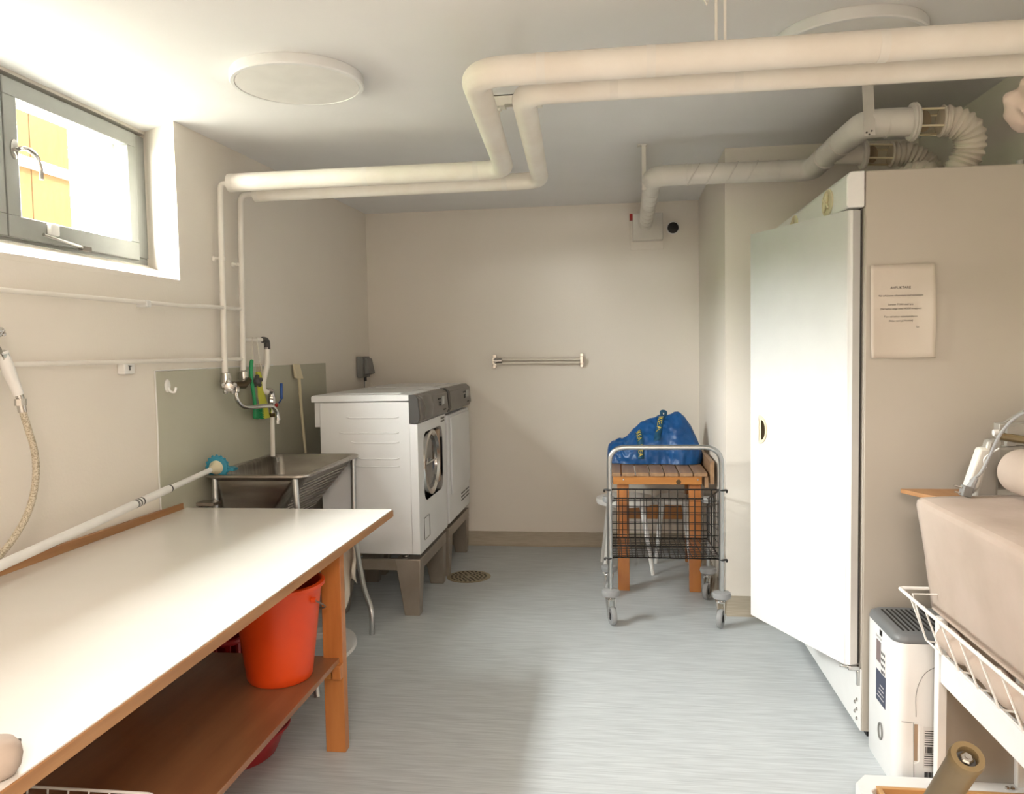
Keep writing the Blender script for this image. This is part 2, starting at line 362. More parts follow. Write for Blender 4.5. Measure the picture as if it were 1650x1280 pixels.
def clip2(t):
    MB().box(wx(2.78),wx(2.78,.03),2.745,2.81,1.318,1.372).build('clip','plastic',t,bevel=.004)
    MB().tube([(wx(2.78,.032),2.775,1.35),(wx(2.78,.032),2.775,1.332)],.0025,6).tube([(wx(2.78,.032),2.768,1.35),(wx(2.78,.032),2.785,1.348)],.002,6).build('screw','dark',t)
wpipe('wall_pipe',[(wx(-1,.03),-1,1.372),(wx(3.3,.03),3.3,1.364),(-1.778,3.606,1.364)],.0085,'thin white horizontal pipe, lower one, with a square clip',.03,clip2)
# branch pipe with hose valve
bp=thing('branch_pipe',(-1.74,3.8,.86),'white branch pipe with bent section and brass ball valve behind the sink tap','pipe')
MB().tube([(-1.776,3.61,1.457),(-1.745,3.775,1.457)],.0095,10).build('arm','pipe',bp)
MB().tube(fillet([(-1.745,3.755,1.457),(-1.738,3.79,1.457),(-1.737,3.79,1.41)],.02,5),.0155,12).build('elbow','dark',bp)
MB().tube(catmull([(-1.737,3.788,1.42),(-1.737,3.786,1.34),(-1.738,3.765,1.30),(-1.738,3.735,1.25),(-1.738,3.735,1.21),(-1.736,3.77,1.195)],6),.0135,12).build('hose','pipe',bp)
MB().tube(fillet([(-1.736,3.765,1.20),(-1.735,3.815,1.20),(-1.735,3.815,1.15)],.02,5),.0165,12).lathe([(.016,0),(.019,.004),(.019,.04),(.014,.045)],(-1.735,3.815,1.13),n=8).lathe([(.017,-.03),(.013,-.02),(.013,.02)],(-1.735,3.815,1.11),n=12).build('valve_body','chrome',bp)
MB().lathe([(.017,0),(.020,.01),(.016,.02)],(-1.735,3.815,1.068),n=12).build('nut','brass',bp)
MB().lathe([(.016,0),(.012,.02),(.006,.024)],(-1.735,3.835,1.125),(.3,1,0),10).build('stem','redp',bp)
MB().tube([(-1.72,3.868,1.135),(-1.715,3.89,1.155)],.004,8).tube([(-1.715,3.89,1.155),(-1.715,3.893,1.235)],.0075,10).build('lever','bluegrip',bp)
MB().tube([(-1.735,3.815,1.075),(-1.736,3.81,.868)],.0115,12).build('lower_pipe','pipe',bp)
# wall tap
tp=thing('wall_tap',(-1.76,3.5,1.25),'chrome wall mixer tap with long swan spout above the sink','tap')
def knob(c,ax,m,par,r=.03,nm='tap_handle'):
    k=MB(); c=Vector(c); k.lathe([(.008,-.03),(.010,-.012),(r*.6,-.008),(r*.75,0),(r*.6,.014),(r*.2,.018)],c,ax,12)
    a=Vector(ax).normalized(); up=Vector((0,0,1)); u=(up-a*up.dot(a)).normalized(); v=a.cross(u)
    for i in range(5):
        q=c+(u*math.cos(i*2*PI/5)+v*math.sin(i*2*PI/5))*r*.75+a*.004; k.sphere(q,r*.38,8)
    return k.build(nm,m,par)
MB().lathe([(.013,.04),(.022,.036),(.022,.02),(.026,.0),(.024,-.03),(.012,-.045)],(-1.783,3.443,1.265),n=14).build('left_union','chrome',tp)
MB().lathe([(.013,.04),(.021,.034),(.021,.016),(.024,.0),(.018,-.02)],(-1.776,3.605,1.27),n=14).build('right_union','chrome',tp)
MB().tube([(-1.77,3.45,1.245),(-1.74,3.53,1.243),(-1.75,3.60,1.262)],[.016,.019,.016],12).build('body','brass',tp)
knob((-1.745,3.395,1.24),(.5,-1,-.1),'chrome',tp,.034)
MB().tube([(-1.765,3.61,1.262),(-1.745,3.66,1.258)],.010,10).build('valve_stem','chrome',tp)
knob((-1.738,3.662,1.255),(.25,1,0),'dark',tp,.03)
MB().lathe([(.014,0),(.016,-.01),(.016,-.025),(.010,-.03)],(-1.745,3.462,1.24),n=12).build('spout_nut','chrome',tp)
MB().tube(catmull([(-1.745,3.462,1.235),(-1.745,3.462,1.19),(-1.737,3.49,1.15),(-1.722,3.54,1.136),(-1.69,3.64,1.136),(-1.676,3.69,1.128),(-1.669,3.72,1.10),(-1.667,3.728,1.07)],8),.0105,12).lathe([(.013,0),(.013,.01)],(-1.667,3.728,1.060),n=12).build('spout','chrome',tp)
MB().lathe([(.007,0),(.008,.02)],(-1.667,3.728,1.040),n=10).build('nozzle','plastic',tp)
# brushes hanging from the branch pipe
hk=thing('hanging_string',(-1.76,3.65,1.455),'thin white strings looped over the small branch pipe','string')
MB().tube([(-1.755,3.672,1.47),(-1.757,3.668,1.46),(-1.752,3.665,1.34)],.002,6).build('cord','rag',hk)
MB().tube([(-1.75,3.705,1.47),(-1.74,3.703,1.38),(-1.735,3.722,1.28)],.002,6).build('cord','rag',hk)
br=thing('dish_brush',(-1.74,3.64,1.08),'green plastic dish brush hanging behind the tap spout','brush')
MB().tube(catmull([(-1.752,3.655,1.345),(-1.75,3.645,1.355),(-1.75,3.635,1.34),(-1.752,3.635,1.27),(-1.745,3.64,1.19),(-1.742,3.65,1.10)],6),[.004]*8+[.009]*23,10).build('handle','green',br)
MB().obox((-1.742,3.652,1.105),(.008,0,0),(0,.022,-.004),(0,.002,.034)).build('head','green',br,bevel=.004)
b=MB()
for i in range(5):
    for j in range(7): b.tube([(-1.735,3.662+i*.005,1.078+j*.009),(-1.722,3.672+i*.006,1.070+j*.009)],.0018,4)
b.build('bristles','green',br,kind='stuff')
gl=thing('rubber_glove',(-1.738,3.72,1.07),'yellow green cloth glove hanging beside the green brush','glove')
g=MB(); rings=[]
for k in range(11):
    t=k/10; z=1.30-.235*t; w=.012+.032*min(1,t*1.6); c=3.70+.065*t
    rings.append([Vector((-1.748+.012*math.sin(a)+.003*math.sin(3*a+5*t),c+w*math.cos(a)+.003*math.sin(7*t*3),z)) for a in [2*PI*i/12 for i in range(12)]])
g.loft(rings); g.build('cuff','lime',gl,smooth=60)
b=MB()
for i in range(4): b.tube([(-1.746,3.70+.004*i,1.285),(-1.748,3.685+.017*i,1.305),(-1.748,3.682+.02*i,1.338)],[.003,.0018,.0015],5)
b.build('string_tassel','tan',gl)
# white wand
wd=thing('plastic_wand',(-1.775,4.26,.83),'cream plastic wand with flat wedge head leaning on the splashback','wand')
MB().hexa([(-1.782,4.215,1.25),(-1.765,4.215,1.25),(-1.765,4.31,1.243),(-1.782,4.31,1.243),(-1.782,4.20,1.33),(-1.775,4.20,1.33),(-1.775,4.29,1.325),(-1.782,4.29,1.325)]).build('head','cream',wd,bevel=.003)
MB().tube([(-1.772,4.262,1.25),(-1.768,4.275,1.05),(-1.758,4.29,.80)],[.009,.0085,.0075],10).build('shaft','cream',wd)
# splashback, hook, socket
sb=MB().hexa([(wx(2.975),2.975,.70),(wx(2.975,.006),2.975,.70),(wx(4.70,.006),4.70,.70),(wx(4.70),4.70,.70),(wx(2.975),2.975,1.322),(wx(2.975,.006),2.975,1.322),(wx(4.70,.006),4.70,1.326),(wx(4.70),4.70,1.326)])
sbo=tag(sb.build('splashback','splash',smooth=0,bevel=.002),'grey green splashback sheet on the left wall behind the sink','splashback')
e=MB().tube([(wx(2.97,.004),2.972,.74),(wx(2.97,.004),2.968,.9),(wx(2.97,.004),2.973,1.1),(wx(2.97,.004),2.970,1.326),(wx(3.4,.004),3.4,1.326),(wx(4.0,.004),4.0,1.328)],.0035,6); e.build('sealant_bead','plastic',sbo)
h=MB().lathe([(.02,0),(.02,.004),(.016,.007)],(wx(3.05,.006),3.045,1.262),(1,0,0),20)
for q in h.v: q.z=1.262+(q.z-1.262)*1.35
ho=tag(h.build('wall_hook','plastic'),'white oval adhesive hook on the splashback','hook')
MB().tube(catmull([(wx(3.05,.012),3.045,1.255),(wx(3.05,.022),3.045,1.238),(wx(3.05,.036),3.05,1.236),(wx(3.05,.04),3.055,1.255)],5),.005,8).build('hook_arm','plastic',ho)
sk=thing('wall_socket',(wx(5.33),5.33,1.2),'grey surface mounted wall socket above the machines','socket')
MB().box(wx(5.3),wx(5.3,.045),5.24,5.40,1.215,1.36).build('housing','grey',sk,bevel=.006)
MB().hexa([(wx(5.3,.045),5.265,1.23),(wx(5.3,.085),5.265,1.24),(wx(5.3,.085),5.39,1.24),(wx(5.3,.045),5.39,1.23),(wx(5.3,.045),5.265,1.35),(wx(5.3,.065),5.265,1.345),(wx(5.3,.065),5.39,1.345),(wx(5.3,.045),5.39,1.35)]).build('flap_cover','grey',sk,bevel=.006)
MB().tube([(wx(5.3,.04),5.30,1.22),(wx(5.3,.04),5.30,1.19)],.011,10).build('cable_gland','dark',sk)
MB().tube([(wx(5.3,.035),5.30,1.19),(wx(5.3,.02),5.30,1.0)],.004,8).build('cable','grey',sk)
# ================================================================== BACK WALL THINGS
rr=thing('towel_rail',(-.53,5.52,1.29),'white towel rail with chrome end brackets on the back wall','towel rail')
MB().tube([(-.83,5.475,1.298),(-.25,5.475,1.291)],.0105,12).tube([(-.83,5.475,1.322),(-.25,5.475,1.315)],.0105,12).build('bar','hose',rr)
for x in (-.85,-.24):
    q=MB().box(x-.012,x+.012,5.505,5.52,1.27,1.355); q.box(x-.01,x+.01,5.46,5.51,1.288,1.334); q.lathe([(.012,0),(.012,.02)],(x,5.505,1.27),(0,-1,0),12); q.build('end_bracket','chrome',rr,bevel=.002)
MB().tube([(-.85,5.475,1.312),(-.79,5.475,1.311)],.0215,12).build('clamp','chrome',rr)
vb=thing('vent_box',(.2,5.52,2.06),'white duct connection box on the back wall','vent')
MB().box(.10,.32,5.512,5.52,2.05,2.285).build('backplate','wall',vb,bevel=.002)
MB().box(.115,.315,5.44,5.515,2.105,2.285).build('box','duct',vb,bevel=.006)
MB().box(.095,.115,5.45,5.49,2.245,2.285).build('red_tag','redp',vb,label='red plastic tag')
vh=MB().lathe([(.045,0),(.045,.006),(.038,.008)],(.385,5.52,2.19),(0,-1,0),24)
vo=tag(vh.build('round_vent','plastic'),'small round black vent hole with white rim beside the duct box','vent')
MB().lathe([(.037,.004),(.037,.012),(.03,.014)],(.385,5.515,2.19),(0,-1,0),24).build('vent_disc','black',vo)
# ================================================================== DUCTS
du=thing('spiral_duct',(.17,3.9,2.15),'white painted spiral ventilation duct running from back wall box to above the cabinet','duct')
r=.049
MB().tube(resample(fillet([(.20,5.46,2.215),(.185,4.5,2.205)],.1),.3)+[Vector((.18,4.02,2.20))],[r*.98]*10,24) if False else None
A=[(.20,5.45,2.215),(.180,4.02,2.200)]
MB().tube(A,.044,28).build('rear_run','duct',du)
MB().tube(fillet([(.181,4.06,2.20),(.178,3.90,2.20),(.36,3.895,2.20)],.10,10),r,28).build('elbow','duct',du)
MB().tube([(.34,3.895,2.20),(.76,3.885,2.195)],r*.985,28).build('straight_run','duct',du)
MB().tube(fillet([(.74,3.886,2.195),(.90,3.88,2.19),(.885,3.35,2.175),(.885,3.02,2.165),(1.0,3.0,2.16),(1.04,3.0,2.158)],.14,10),r,28).build('bend','duct',du)
def ring(c,ax,rad,w,m,par,nm='collar_ring'):
    return MB().lathe([(rad*.97,-w),(rad,-w),(rad,w),(rad*.97,w)],c,ax,28).build(nm,m,par)
hl=MB()
for i in range(9):
    y=5.3-i*.155; hl.tube([Vector((.182+(y-4)*.012,y+.05*math.cos(a)*.9,2.2+(y-4)*.01))+Vector((math.cos(a)*.0445,0,math.sin(a)*.0445)) for a in [2*PI*k/20 for k in range(20)]],.0018,5,closed=True)
hl.build('rear_seams','duct',du,kind='stuff')
for x in (.37,.455,.545,.635):
    pts=[Vector((x+.028*math.sin(a),3.893-(x-.37)*.02+math.cos(a)*.0487,2.1995+math.sin(a)*.0487)) for a in [2*PI*k/28 for k in range(28)]]
    MB().tube(pts,.0032,6,closed=True).build('spiral_seam','duct',du)
ring((.335,3.896,2.20),(1,0,0),.051,.004,'duct',du); ring((.755,3.886,2.195),(1,0,0),.051,.004,'duct',du)
ring((.886,3.56,2.178),(0,1,-.02),.0515,.003,'duct',du); ring((.885,3.30,2.173),(0,1,0),.0515,.003,'duct',du); ring((.955,3.01,2.16),(1,0,0),.0515,.003,'duct',du)
cl=MB().lathe([(.05,-.012),(.063,-.010),(.066,-.004),(.062,0),(.066,.005),(.060,.012),(.05,.014)],(1.04,3.0,2.158),(1,0,0),28); cl.build('clamp_collar','duct',du)
def flex(pts,r,par,m='hose'):
    P=resample(catmull(pts,14),.0045); rs=[r*(1+.095*math.sin(i*2*PI/4.2)) for i in range(len(P))]
    return MB().tube(P,rs,24).build('flexible_hose',m,par,smooth=60)
fh=thing('flexible_duct',(1.2,3.0,1.98),'large ribbed flexible exhaust hose with clear window section on top of the cabinet','duct')
MB().tube([(1.05,3.0,2.158),(1.135,3.0,2.156)],.045,24,cap=False).build('clear_sleeve','clear',fh)
for a in (.7,2.3,3.7,5.3): MB().tube([(1.05,3+.047*math.cos(a),2.158+.047*math.sin(a)),(1.135,3+.047*math.cos(a),2.156+.047*math.sin(a))],.004,6).build('rib','cream',fh)
MB().lathe([(.0,0),(.036,0),(.036,.002),(0,.002)],(1.075,3,2.158),(1,.3,.1),20).build('flap','tan',fh)
ring((1.14,3.0,2.156),(1,0,0),.050,.006,'hose',fh,'cuff')
flex([(1.13,3.0,2.156),(1.17,3.0,2.152),(1.22,3.0,2.12),(1.235,3.02,2.06),(1.215,3.04,2.0),(1.205,3.05,1.966)],.05,fh)
f2=thing('flexible_duct',(1.1,3.45,1.98),'smaller flexible exhaust hose half hidden behind the larger one','duct')
MB().tube([(.90,3.45,2.165),(1.0,3.45,2.155)],.042,24).build('branch','duct',f2)
MB().lathe([(.045,-.01),(.058,-.008),(.06,0),(.056,.01),(.045,.012)],(1.005,3.45,2.155),(1,0,0),24).build('clamp_collar','duct',f2)
MB().tube([(1.01,3.45,2.155),(1.11,3.45,2.15)],.042,24,cap=False).build('clear_sleeve','clear',f2)
MB().lathe([(.0,0),(.034,0),(.034,.002),(0,.002)],(1.04,3.45,2.153),(1,.3,.1),20).build('flap','tan',f2)
for a in (.7,2.3,3.7,5.3): MB().tube([(1.01,3.45+.043*math.cos(a),2.155+.043*math.sin(a)),(1.11,3.45+.043*math.cos(a),2.15+.043*math.sin(a))],.004,6).build('rib','cream',f2)
flex([(1.11,3.45,2.15),(1.18,3.45,2.145),(1.25,3.45,2.10),(1.27,3.42,2.03),(1.25,3.35,1.966)],.046,f2)
f3=flex([(1.10,3.32,1.966),(1.10,3.30,2.0),(1.13,3.26,2.03),(1.17,3.22,2.02),(1.19,3.2,1.966)],.042,None); tag(f3,'short ribbed hose loop lying on the cabinet top behind the big hose','duct'); 
s1=thing('duct_strap',(.91,3.06,2.12),'flat white metal strap holding the duct to the ceiling above the cabinet','strap')
MB().hexa([(.860,2.942,2.105),(.898,2.942,2.105),(.898,2.946,2.105),(.860,2.946,2.105),(.885,3.06,CZ),(.922,3.06,CZ),(.922,3.064,CZ),(.885,3.064,CZ)]).build('band','duct',s1)
MB().box(.875,.932,3.06,3.10,CZ-.006,CZ).build('foot','duct',s1); 
for x,z in ((.868,2.115),(.885,2.12),(.877,2.108)): MB().lathe([(.003,0),(.003,.003)],(x,2.943,z),(0,-1,0),8).build('rivet','dark',s1)
s2=thing('duct_strap',(.142,4.0,2.2),'thin white strap holding the duct elbow near the back wall','strap')
MB().box(.130,.150,3.965,3.97,2.15,CZ).build('band','duct',s2); MB().box(.11,.155,3.96,4.0,CZ-.005,CZ).build('foot','duct',s2)
# ================================================================== DRYING CABINET
cb=thing('drying_cabinet',(.84,2.83,0),'tall white drying cabinet with its door ajar on the right','cabinet')
MB().box(.834,1.458,2.83,4.02,.03,1.962).build('body','cabside',cb,bevel=.004)
MB().box(.8325,.8338,2.832,4.018,.25,1.842).build('front_frame','cabside',cb)
MB().box(.829,.834,2.832,4.01,.032,.25).build('base_panel','white',cb,bevel=.001)
b=MB()
for y in (2.868,3.82):
    for k in range(5): b.lathe([(.007,0),(.006,.003),(.002,.005)],(.829,y+(k%2)*.022,.06+k*.017),(-1,0,0),10)
b.build('screw_caps','chrome',cb,kind='stuff')
hp=[(.831,1.842),(.778,1.842),(.773,1.85),(.773,1.945),(.785,1.962),(.831,1.963)]
MB().prism([(u,v) for u,v in hp],'y',2.83,4.02).build('header_panel','white',cb,bevel=.004)
def dial(y,z,rr):
    E=lambda k,h:[Vector((.773-h,y+math.cos(t)*rr*1.55*k,z+math.sin(t)*rr*k)) for t in [2*PI*i/32 for i in range(32)]]
    d=MB().loft([E(1,0),E(1,.004),E(.93,.005),E(.88,.001),E(.2,.0008)]).build('dial','cream',cb,label='cream oval recessed timer dial')
    k=MB()
    for a in (.5,2.1,3.9,5.3): k.tube([(.770,y+.01,z),(.764,y+math.cos(a)*rr*1.0,z+math.sin(a)*rr*.75)],[.006,.004],6)
    k.build('pointer','cream',d)
dial(3.07,1.900,.048); dial(3.62,1.900,.045)
MB().box(.86,1.0,2.86,3.0,.0,.03).build('foot','black',cb)
# door (ajar), near half of the cabinet
ax=Vector((-.245,.53,0)); L=ax.length; ax.normalize(); nn=Vector((-ax.y,ax.x,0))  # outward normal
if nn.dot(Vector((0,-1,0)))<0: nn=-nn
H=Vector((.8245,2.853,0)); Z0,Z1=.262,1.835
def D(u,n,z): return H+ax*u+nn*n+Vector((0,0,z))
dr=MB(); 
# door slab with D-shaped cut for the grip
gu0,gz0,gh,gw=L-.085,1.045,.052,.045
cut=[(gu0+.0,gz0-gh)]+[(gu0-gw*math.cos(a),gz0+gh*math.sin(a)) for a in [-PI/2+PI*k/12 for k in range(13)]]
cut=[(gu0-gw*math.cos(a),gz0+gh*math.sin(a)) for a in [-PI/2+PI*k/12 for k in range(13)]]
outer=[(0,Z0),(L-.02,Z0),(L,Z0+.015),(L,Z1),(0,Z1)]
fr=MB()
fr.loft([[D(u,n,z) for u,z in outer] for n in (0,.002)])
dr.add([D(u,n,z) for n in (0,.045) for u,z in [(0.02,Z0),(L-.02,Z0),(L,Z0+.015),(L,Z1),(.02,Z1)]],[])
pp=[(0.0,.0),(0.0,.03),(.012,.043),(.03,.045),(L-.012,.045),(L-.002,.038),(L,.0)]
db=MB().loft([[D(u,n,z) for u,n in pp] for z in (Z0,Z0+.001,Z1-.001,Z1)])
dob=db.build('door','white',cb,smooth=40,bevel=.002)
gp=MB().loft([[D(gu0+(.012 if c==0 else 0)-(gw+e)*math.cos(a)*1.0,n,gz0+(gh+e)*math.sin(a)) for c,a in [(0,-PI/2+PI*k/14) for k in range(15)]] for e,n in((.006,.045),(.006,.049),(.0,.049),(-.012,.046))])
gp.build('grip_surround','cream',dob,label='cream half-moon door grip')
MB().loft([[D(gu0-.004-(gw-.02)*math.cos(a),n,gz0+(gh-.012)*math.sin(a)) for a in [-PI/2+PI*k/14 for k in range(15)]] for n in(.0485,.0495)]).build('grip_recess','brass',dob)
hb=MB().box(.79,.829,2.836,2.856,.245,.259); hb.box(.819,.829,2.836,2.848,.19,.244); hb.tube([(.80,2.85,.25),(.77,2.87,.25)],.006,8)
hb.build('hinge','chrome',cb,bevel=.002)
MB().box(.822,.831,2.862,2.875,Z0,1.84).build('door_seal','dark',cb)
# far closed door
MB().box(.784,.832,3.44,4.01,Z0,Z1).build('door','white',cb,bevel=.006)
# notice
nt=thing('notice_sheet',(.95,2.83,1.33),'printed paper notice taped on the side of the drying cabinet','notice')
def PF(u,v): # u 0..1 v 0..1
    x=.852+u*.205+(.0) ; z=1.333+v*.313; bow=.004+.009*math.exp(-((1-u)/.16)**2)*(.3+math.sin(v*3)**2)+.005*math.exp(-(u/.1)**2)+ .004*math.exp(-(v/.07)**2)
    return Vector((x-.004*v,2.8275-bow,z))
g=MB(); n=16; g.add([PF(i/n,j/n) for j in range(n+1) for i in range(n+1)],[(j*(n+1)+i,j*(n+1)+i+1,(j+1)*(n+1)+i+1,(j+1)*(n+1)+i) for j in range(n) for i in range(n)])
po_=g.build('sheet','paper',nt,smooth=80); so=po_.modifiers.new('th','SOLIDIFY'); so.thickness=.0006; so.offset=1
for s,v,sz,u in (('AVFUKTARE',.74,.012,.47),('Kör avfuktaren tillsammans med torkskåpet',.66,.0080,.47),('Lampan TORR skall lysa',.565,.0082,.47),('(Vid behov stega med MODE-knappen)',.52,.0082,.47),('Töm vid behov vattenbehållaren',.435,.0082,.47),('(Sitter nere på fronten)',.39,.0082,.47),('Sst',.32,.0082,.73)):
    text(s,lambda a,b,v=v,u=u: PF(u+a/.205,v+b/.313)+Vector((0,-.0014,0)),'ink',nt,size=sz,name='text_line')
# small caps on cabinet top
for x,y,h in ((1.415,3.05,.055),(1.445,3.05,.075)):
    c=MB().lathe([(.013,0),(.013,h*.6),(.010,h*.7),(.011,h)],(x,y,1.963),n=14); tag(c.build('plastic_bottle','plastic'),'small white bottle-like cap on the cabinet top, '+('left' if x<1.43 else 'right')+' one','bottle')
# ================================================================== TABLE
TT=.735
tb=thing('folding_table',(-1.4,2.0,0),'long white topped laundry table with pine legs and lower shelf on the left','table')
MB().box(-1.838,-.930,.45,3.148,TT-.026,TT-.001).build('table_core','edge',tb)
MB().box(-1.838,-.926,.45,3.150,TT-.004,TT).build('table_top','laminate',tb,smooth=0)
MB().box(-.931,-.922,.45,3.152,TT-.030,TT-.003).build('edge_strip','edge',tb,bevel=.002)
MB().hexa([(-1.855,.45,TT),(-1.835,.45,TT),(-1.828,3.12,TT),(-1.842,3.12,TT),(-1.855,.45,TT+.04),(-1.835,.45,TT+.04),(-1.828,3.12,TT+.026),(-1.842,3.12,TT+.026)]).build('upstand','edge',tb,bevel=.001)
for y in (.9,2.57):
    MB().box(-1.015,-.945,y,y+.04,0,TT-.03).build('leg','wood',tb,bevel=.002)
    MB().box(-.975,-.945,y-.028,y,.268,.318).build('bearer_end','wood',tb,bevel=.002)
    MB().box(-1.80,-1.73,y,y+.04,0,TT-.03).build('leg','wood',tb,bevel=.002)
    MB().box(-1.80,-.945,y-.028,y,.27,.316).build('bearer','woodx',tb,bevel=.002) if y<1 else MB().box(-1.73,-.98,y-.028,y,.27,.316).build('bearer','woodx',tb,bevel=.002)
MB().box(-1.73,-1.015,y+.003,y+.035,.655,TT-.03).build('cross_rail','woodx',tb)
MB().box(-1.80,-.958,.7,2.585,.317,.335).build('shelf','shelf',tb,bevel=.002)
# ------------------------------------------------------------------ bucket
bk=thing('bucket',(-1.105,2.385,.335),'bright orange plastic bucket on the table shelf','bucket')
bx,by,bz=-1.095,2.40,.335
MB().lathe([(.0,.002),(.098,.002),(.104,.012),(.106,.03),(.138,.285),(.140,.30),(.150,.303),(.150,.314),(.141,.318),(.136,.316),(.132,.30),(.100,.02),(0,.014)],(bx,by,bz),n=48,caps=False).build('pail','orange',bk)
for s in (-1,1):
    MB().lathe([(.010,0),(.009,.014)],(bx+s*.138*math.cos(.3),by-s*.138*math.sin(.3)*-1*-1,bz+.27),(s,0,0),10).build('bail_lug','orange',bk)
hp=[]
for k in range(25):
    a=PI*k/24; q=Vector((math.cos(a)*.150,0,0)); z=bz+.27-.085*math.sin(a); off=-.0
    hp.append(Vector((bx+math.cos(a)*.150*math.cos(.3)+math.sin(a)*.135*.3,by+math.sin(a)*.148*1.0-math.cos(a)*.045,z)))
MB().tube(hp,.0028,8).build('bail','steel',bk)
# red basket and basin
rbk=thing('laundry_basket',(-1.5,2.85,0),'dark red slotted laundry basket standing beyond the end of the shelf','basket')
def rr_(x0,x1,y0,y1,z,r,n=5):
    out=[]
    for cx,cy,a0 in((x1-r,y1-r,0),(x0+r,y1-r,PI/2),(x0+r,y0+r,PI),(x1-r,y0+r,1.5*PI)):
        for k in range(n+1):
            a=a0+PI/2*k/n; out.append(Vector((cx+r*math.cos(a),cy+r*math.sin(a),z)))
    return out
MB().loft([rr_(-1.68,-1.42,2.68,3.0,.0,.06),rr_(-1.70,-1.39,2.66,3.02,.26,.06),rr_(-1.69,-1.40,2.67,3.01,.262,.06),rr_(-1.67,-1.43,2.69,2.99,.02,.05)],cap0=True,cap1=True).build('tub','red',rbk)
b=MB()
for k in range(6): b.obox((-1.67+k*.052,2.657,.295),(.009,0,0),(0,.004,0),(.002,0,.035))
for k in range(6): b.obox((-1.385,2.69+k*.06,.295),(.004,0,0),(0,.009,0),(0,0,.035))
b.build('slats','red',rbk,kind='stuff')
MB().tube(rr_(-1.705,-1.385,2.655,3.025,.335,.06),.011,8,closed=True).build('rim','red',rbk)
rp=thing('wash_basin',(-1.3,2.5,0),'dark red plastic basin on the floor beneath the table shelf','basin')
MB().lathe([(0,0),(.12,0),(.135,.012),(.175,.10),(.185,.102),(.185,.11),(.172,.108),(.13,.015),(0,.012)],(-1.32,2.52,0),n=40,caps=False).build('basin','red',rp)
# wire basket on shelf
def wire_box(t,x0,x1,y0,y1,z0,z1,step,r,m,flare=.02):
    MB().tube(rr_(x0,x1,y0,y1,z1,.02,3),r*1.5,8,closed=True).build('rim',m,t); w=MB(); x=x0+step
    while x<x1-.01:
        w.tube(fillet([(x,y0,z1+r),(x,y0+flare,z0),(x,y1-flare,z0),(x,y1,z1+r)],.01,3),r,5); x+=step
    y=y0+step
    while y<y1-.01:
        w.tube(fillet([(x0,y,z1+r),(x0+flare,y,z0),(x1-flare,y,z0),(x1,y,z1+r)],.01,3),r,5); y+=step
    w.tube(rr_(x0+flare*.5,x1-flare*.5,y0+flare*.5,y1-flare*.5,(z0+z1)/2,.02,3),r,5,closed=True)
    w.build('wires',m,t,kind='stuff')
wb=thing('wire_basket',(-1.2,1.3,.335),'white wire basket on the shelf at the lower left','basket')
wire_box(wb,-1.42,-.975,1.1,1.515,.34,.455,.048,.0022,'plastic')
tag(MB().sphere((-1.225,1.45,.43),.034,16,(1,1,1.1)).lathe([(.033,-.09),(.033,.0)],(-1.225,1.45,.43),n=16).build('plastic_bottle','teal'),'teal rounded bottle inside the white wire basket','bottle')
# things at left edge of table
lp=thing('wooden_peg_top',(-.962,1.075,TT),'beige rounded wooden cap lying at the lower left corner of the white table','cap')
MB().lathe([(.02,0),(.030,.004),(.037,.014),(.040,.030),(.038,.044),(.030,.055),(.014,.061),(.0,.062)],(-.962,1.075,TT),n=28,caps=False).build('cap','cloth',lp)
MB().tube([(-1.05,1.17,TT+.004),(-1.00,1.175,TT+.006)],[.003,.0045],8).build('pin','dark',lp)
# ------------------------------------------------------------------ telescopic pole
pl=thing('cleaning_pole',(-1.72,2.6,TT),'white telescopic cleaning pole with turquoise head resting across table and sink','pole')
a=Vector((-1.68,1.94,.818)); c=Vector((-1.745,3.235,.892)); d=(c-a).normalized(); a0=a-d*.9
e1=a+(c-a)*.70
MB().tube([a-d*.35,e1],.0150,14).build('outer_tube','plastic',pl); MB().tube([e1,c],.0112,14).build('inner_tube','plastic',pl)
for t in (.70,.545,.53): MB().tube([a+(c-a)*t,a+(c-a)*(t+.006)],.0156,14).build('ring_mark','dark',pl)
up=Vector((0,0,1)); sd=d.cross(up).normalized()
MB().tube([a+(c-a)*.515-sd*.0,a+(c-a)*.515+d*.012],.0154,14).build('printed_mark','grey',pl)
MB().lathe([(.012,-.04),(.014,-.035),(.015,-.01),(.030,.012),(.033,.03),(.030,.038),(0,.04)],c,d,20).build('socket','cream',pl)
hd_=MB().lathe([(.034,.018),(.047,.022),(.050,.030),(.047,.040),(.03,.045)],c,d,28)
for k in range(16):
    aa=2*PI*k/16; u=up-d*up.dot(d); u.normalize(); v=d.cross(u); hd_.sphere(c+d*.03+(u*math.cos(aa)+v*math.sin(aa))*.048,.008,6)
hd_.obox(c+d*.062+Vector((.03,0,-.012)),(.035,.01,-.006),(.0,.02,.0),(.002,0,.006))
hd_.build('head','turq',pl)
# ------------------------------------------------------------------ hand shower hose
hs=thing('hand_shower',(-1.79,2.1,.7),'white hand shower with braided hose hanging at the left edge of the wall','shower')
MB().tube([(-1.80,2.130,1.405),(-1.795,2.145,1.35),(-1.785,2.168,1.275)],[.017,.019,.0155],12).build('grip','plastic',hs)
MB().tube([(-1.785,2.168,1.277),(-1.783,2.172,1.262)],.0115,12).lathe([(.0165,0),(.0165,.02)],(-1.783,2.171,1.242),n=8).tube([(-1.783,2.173,1.244),(-1.782,2.176,1.222)],.0125,12).build('coupling','chrome',hs)
P=catmull([(-1.782,2.176,1.225),(-1.778,2.190,1.17),(-1.778,2.213,1.09),(-1.778,2.208,1.0),(-1.78,2.17,.91),(-1.785,2.09,.83),(-1.79,1.98,.775),(-1.79,1.8,.765)],10)
P=resample(P,.006)
MB().tube(P,[.0098 if i%2 else .0105 for i in range(len(P))],12).build('hose','braid',hs,smooth=60)
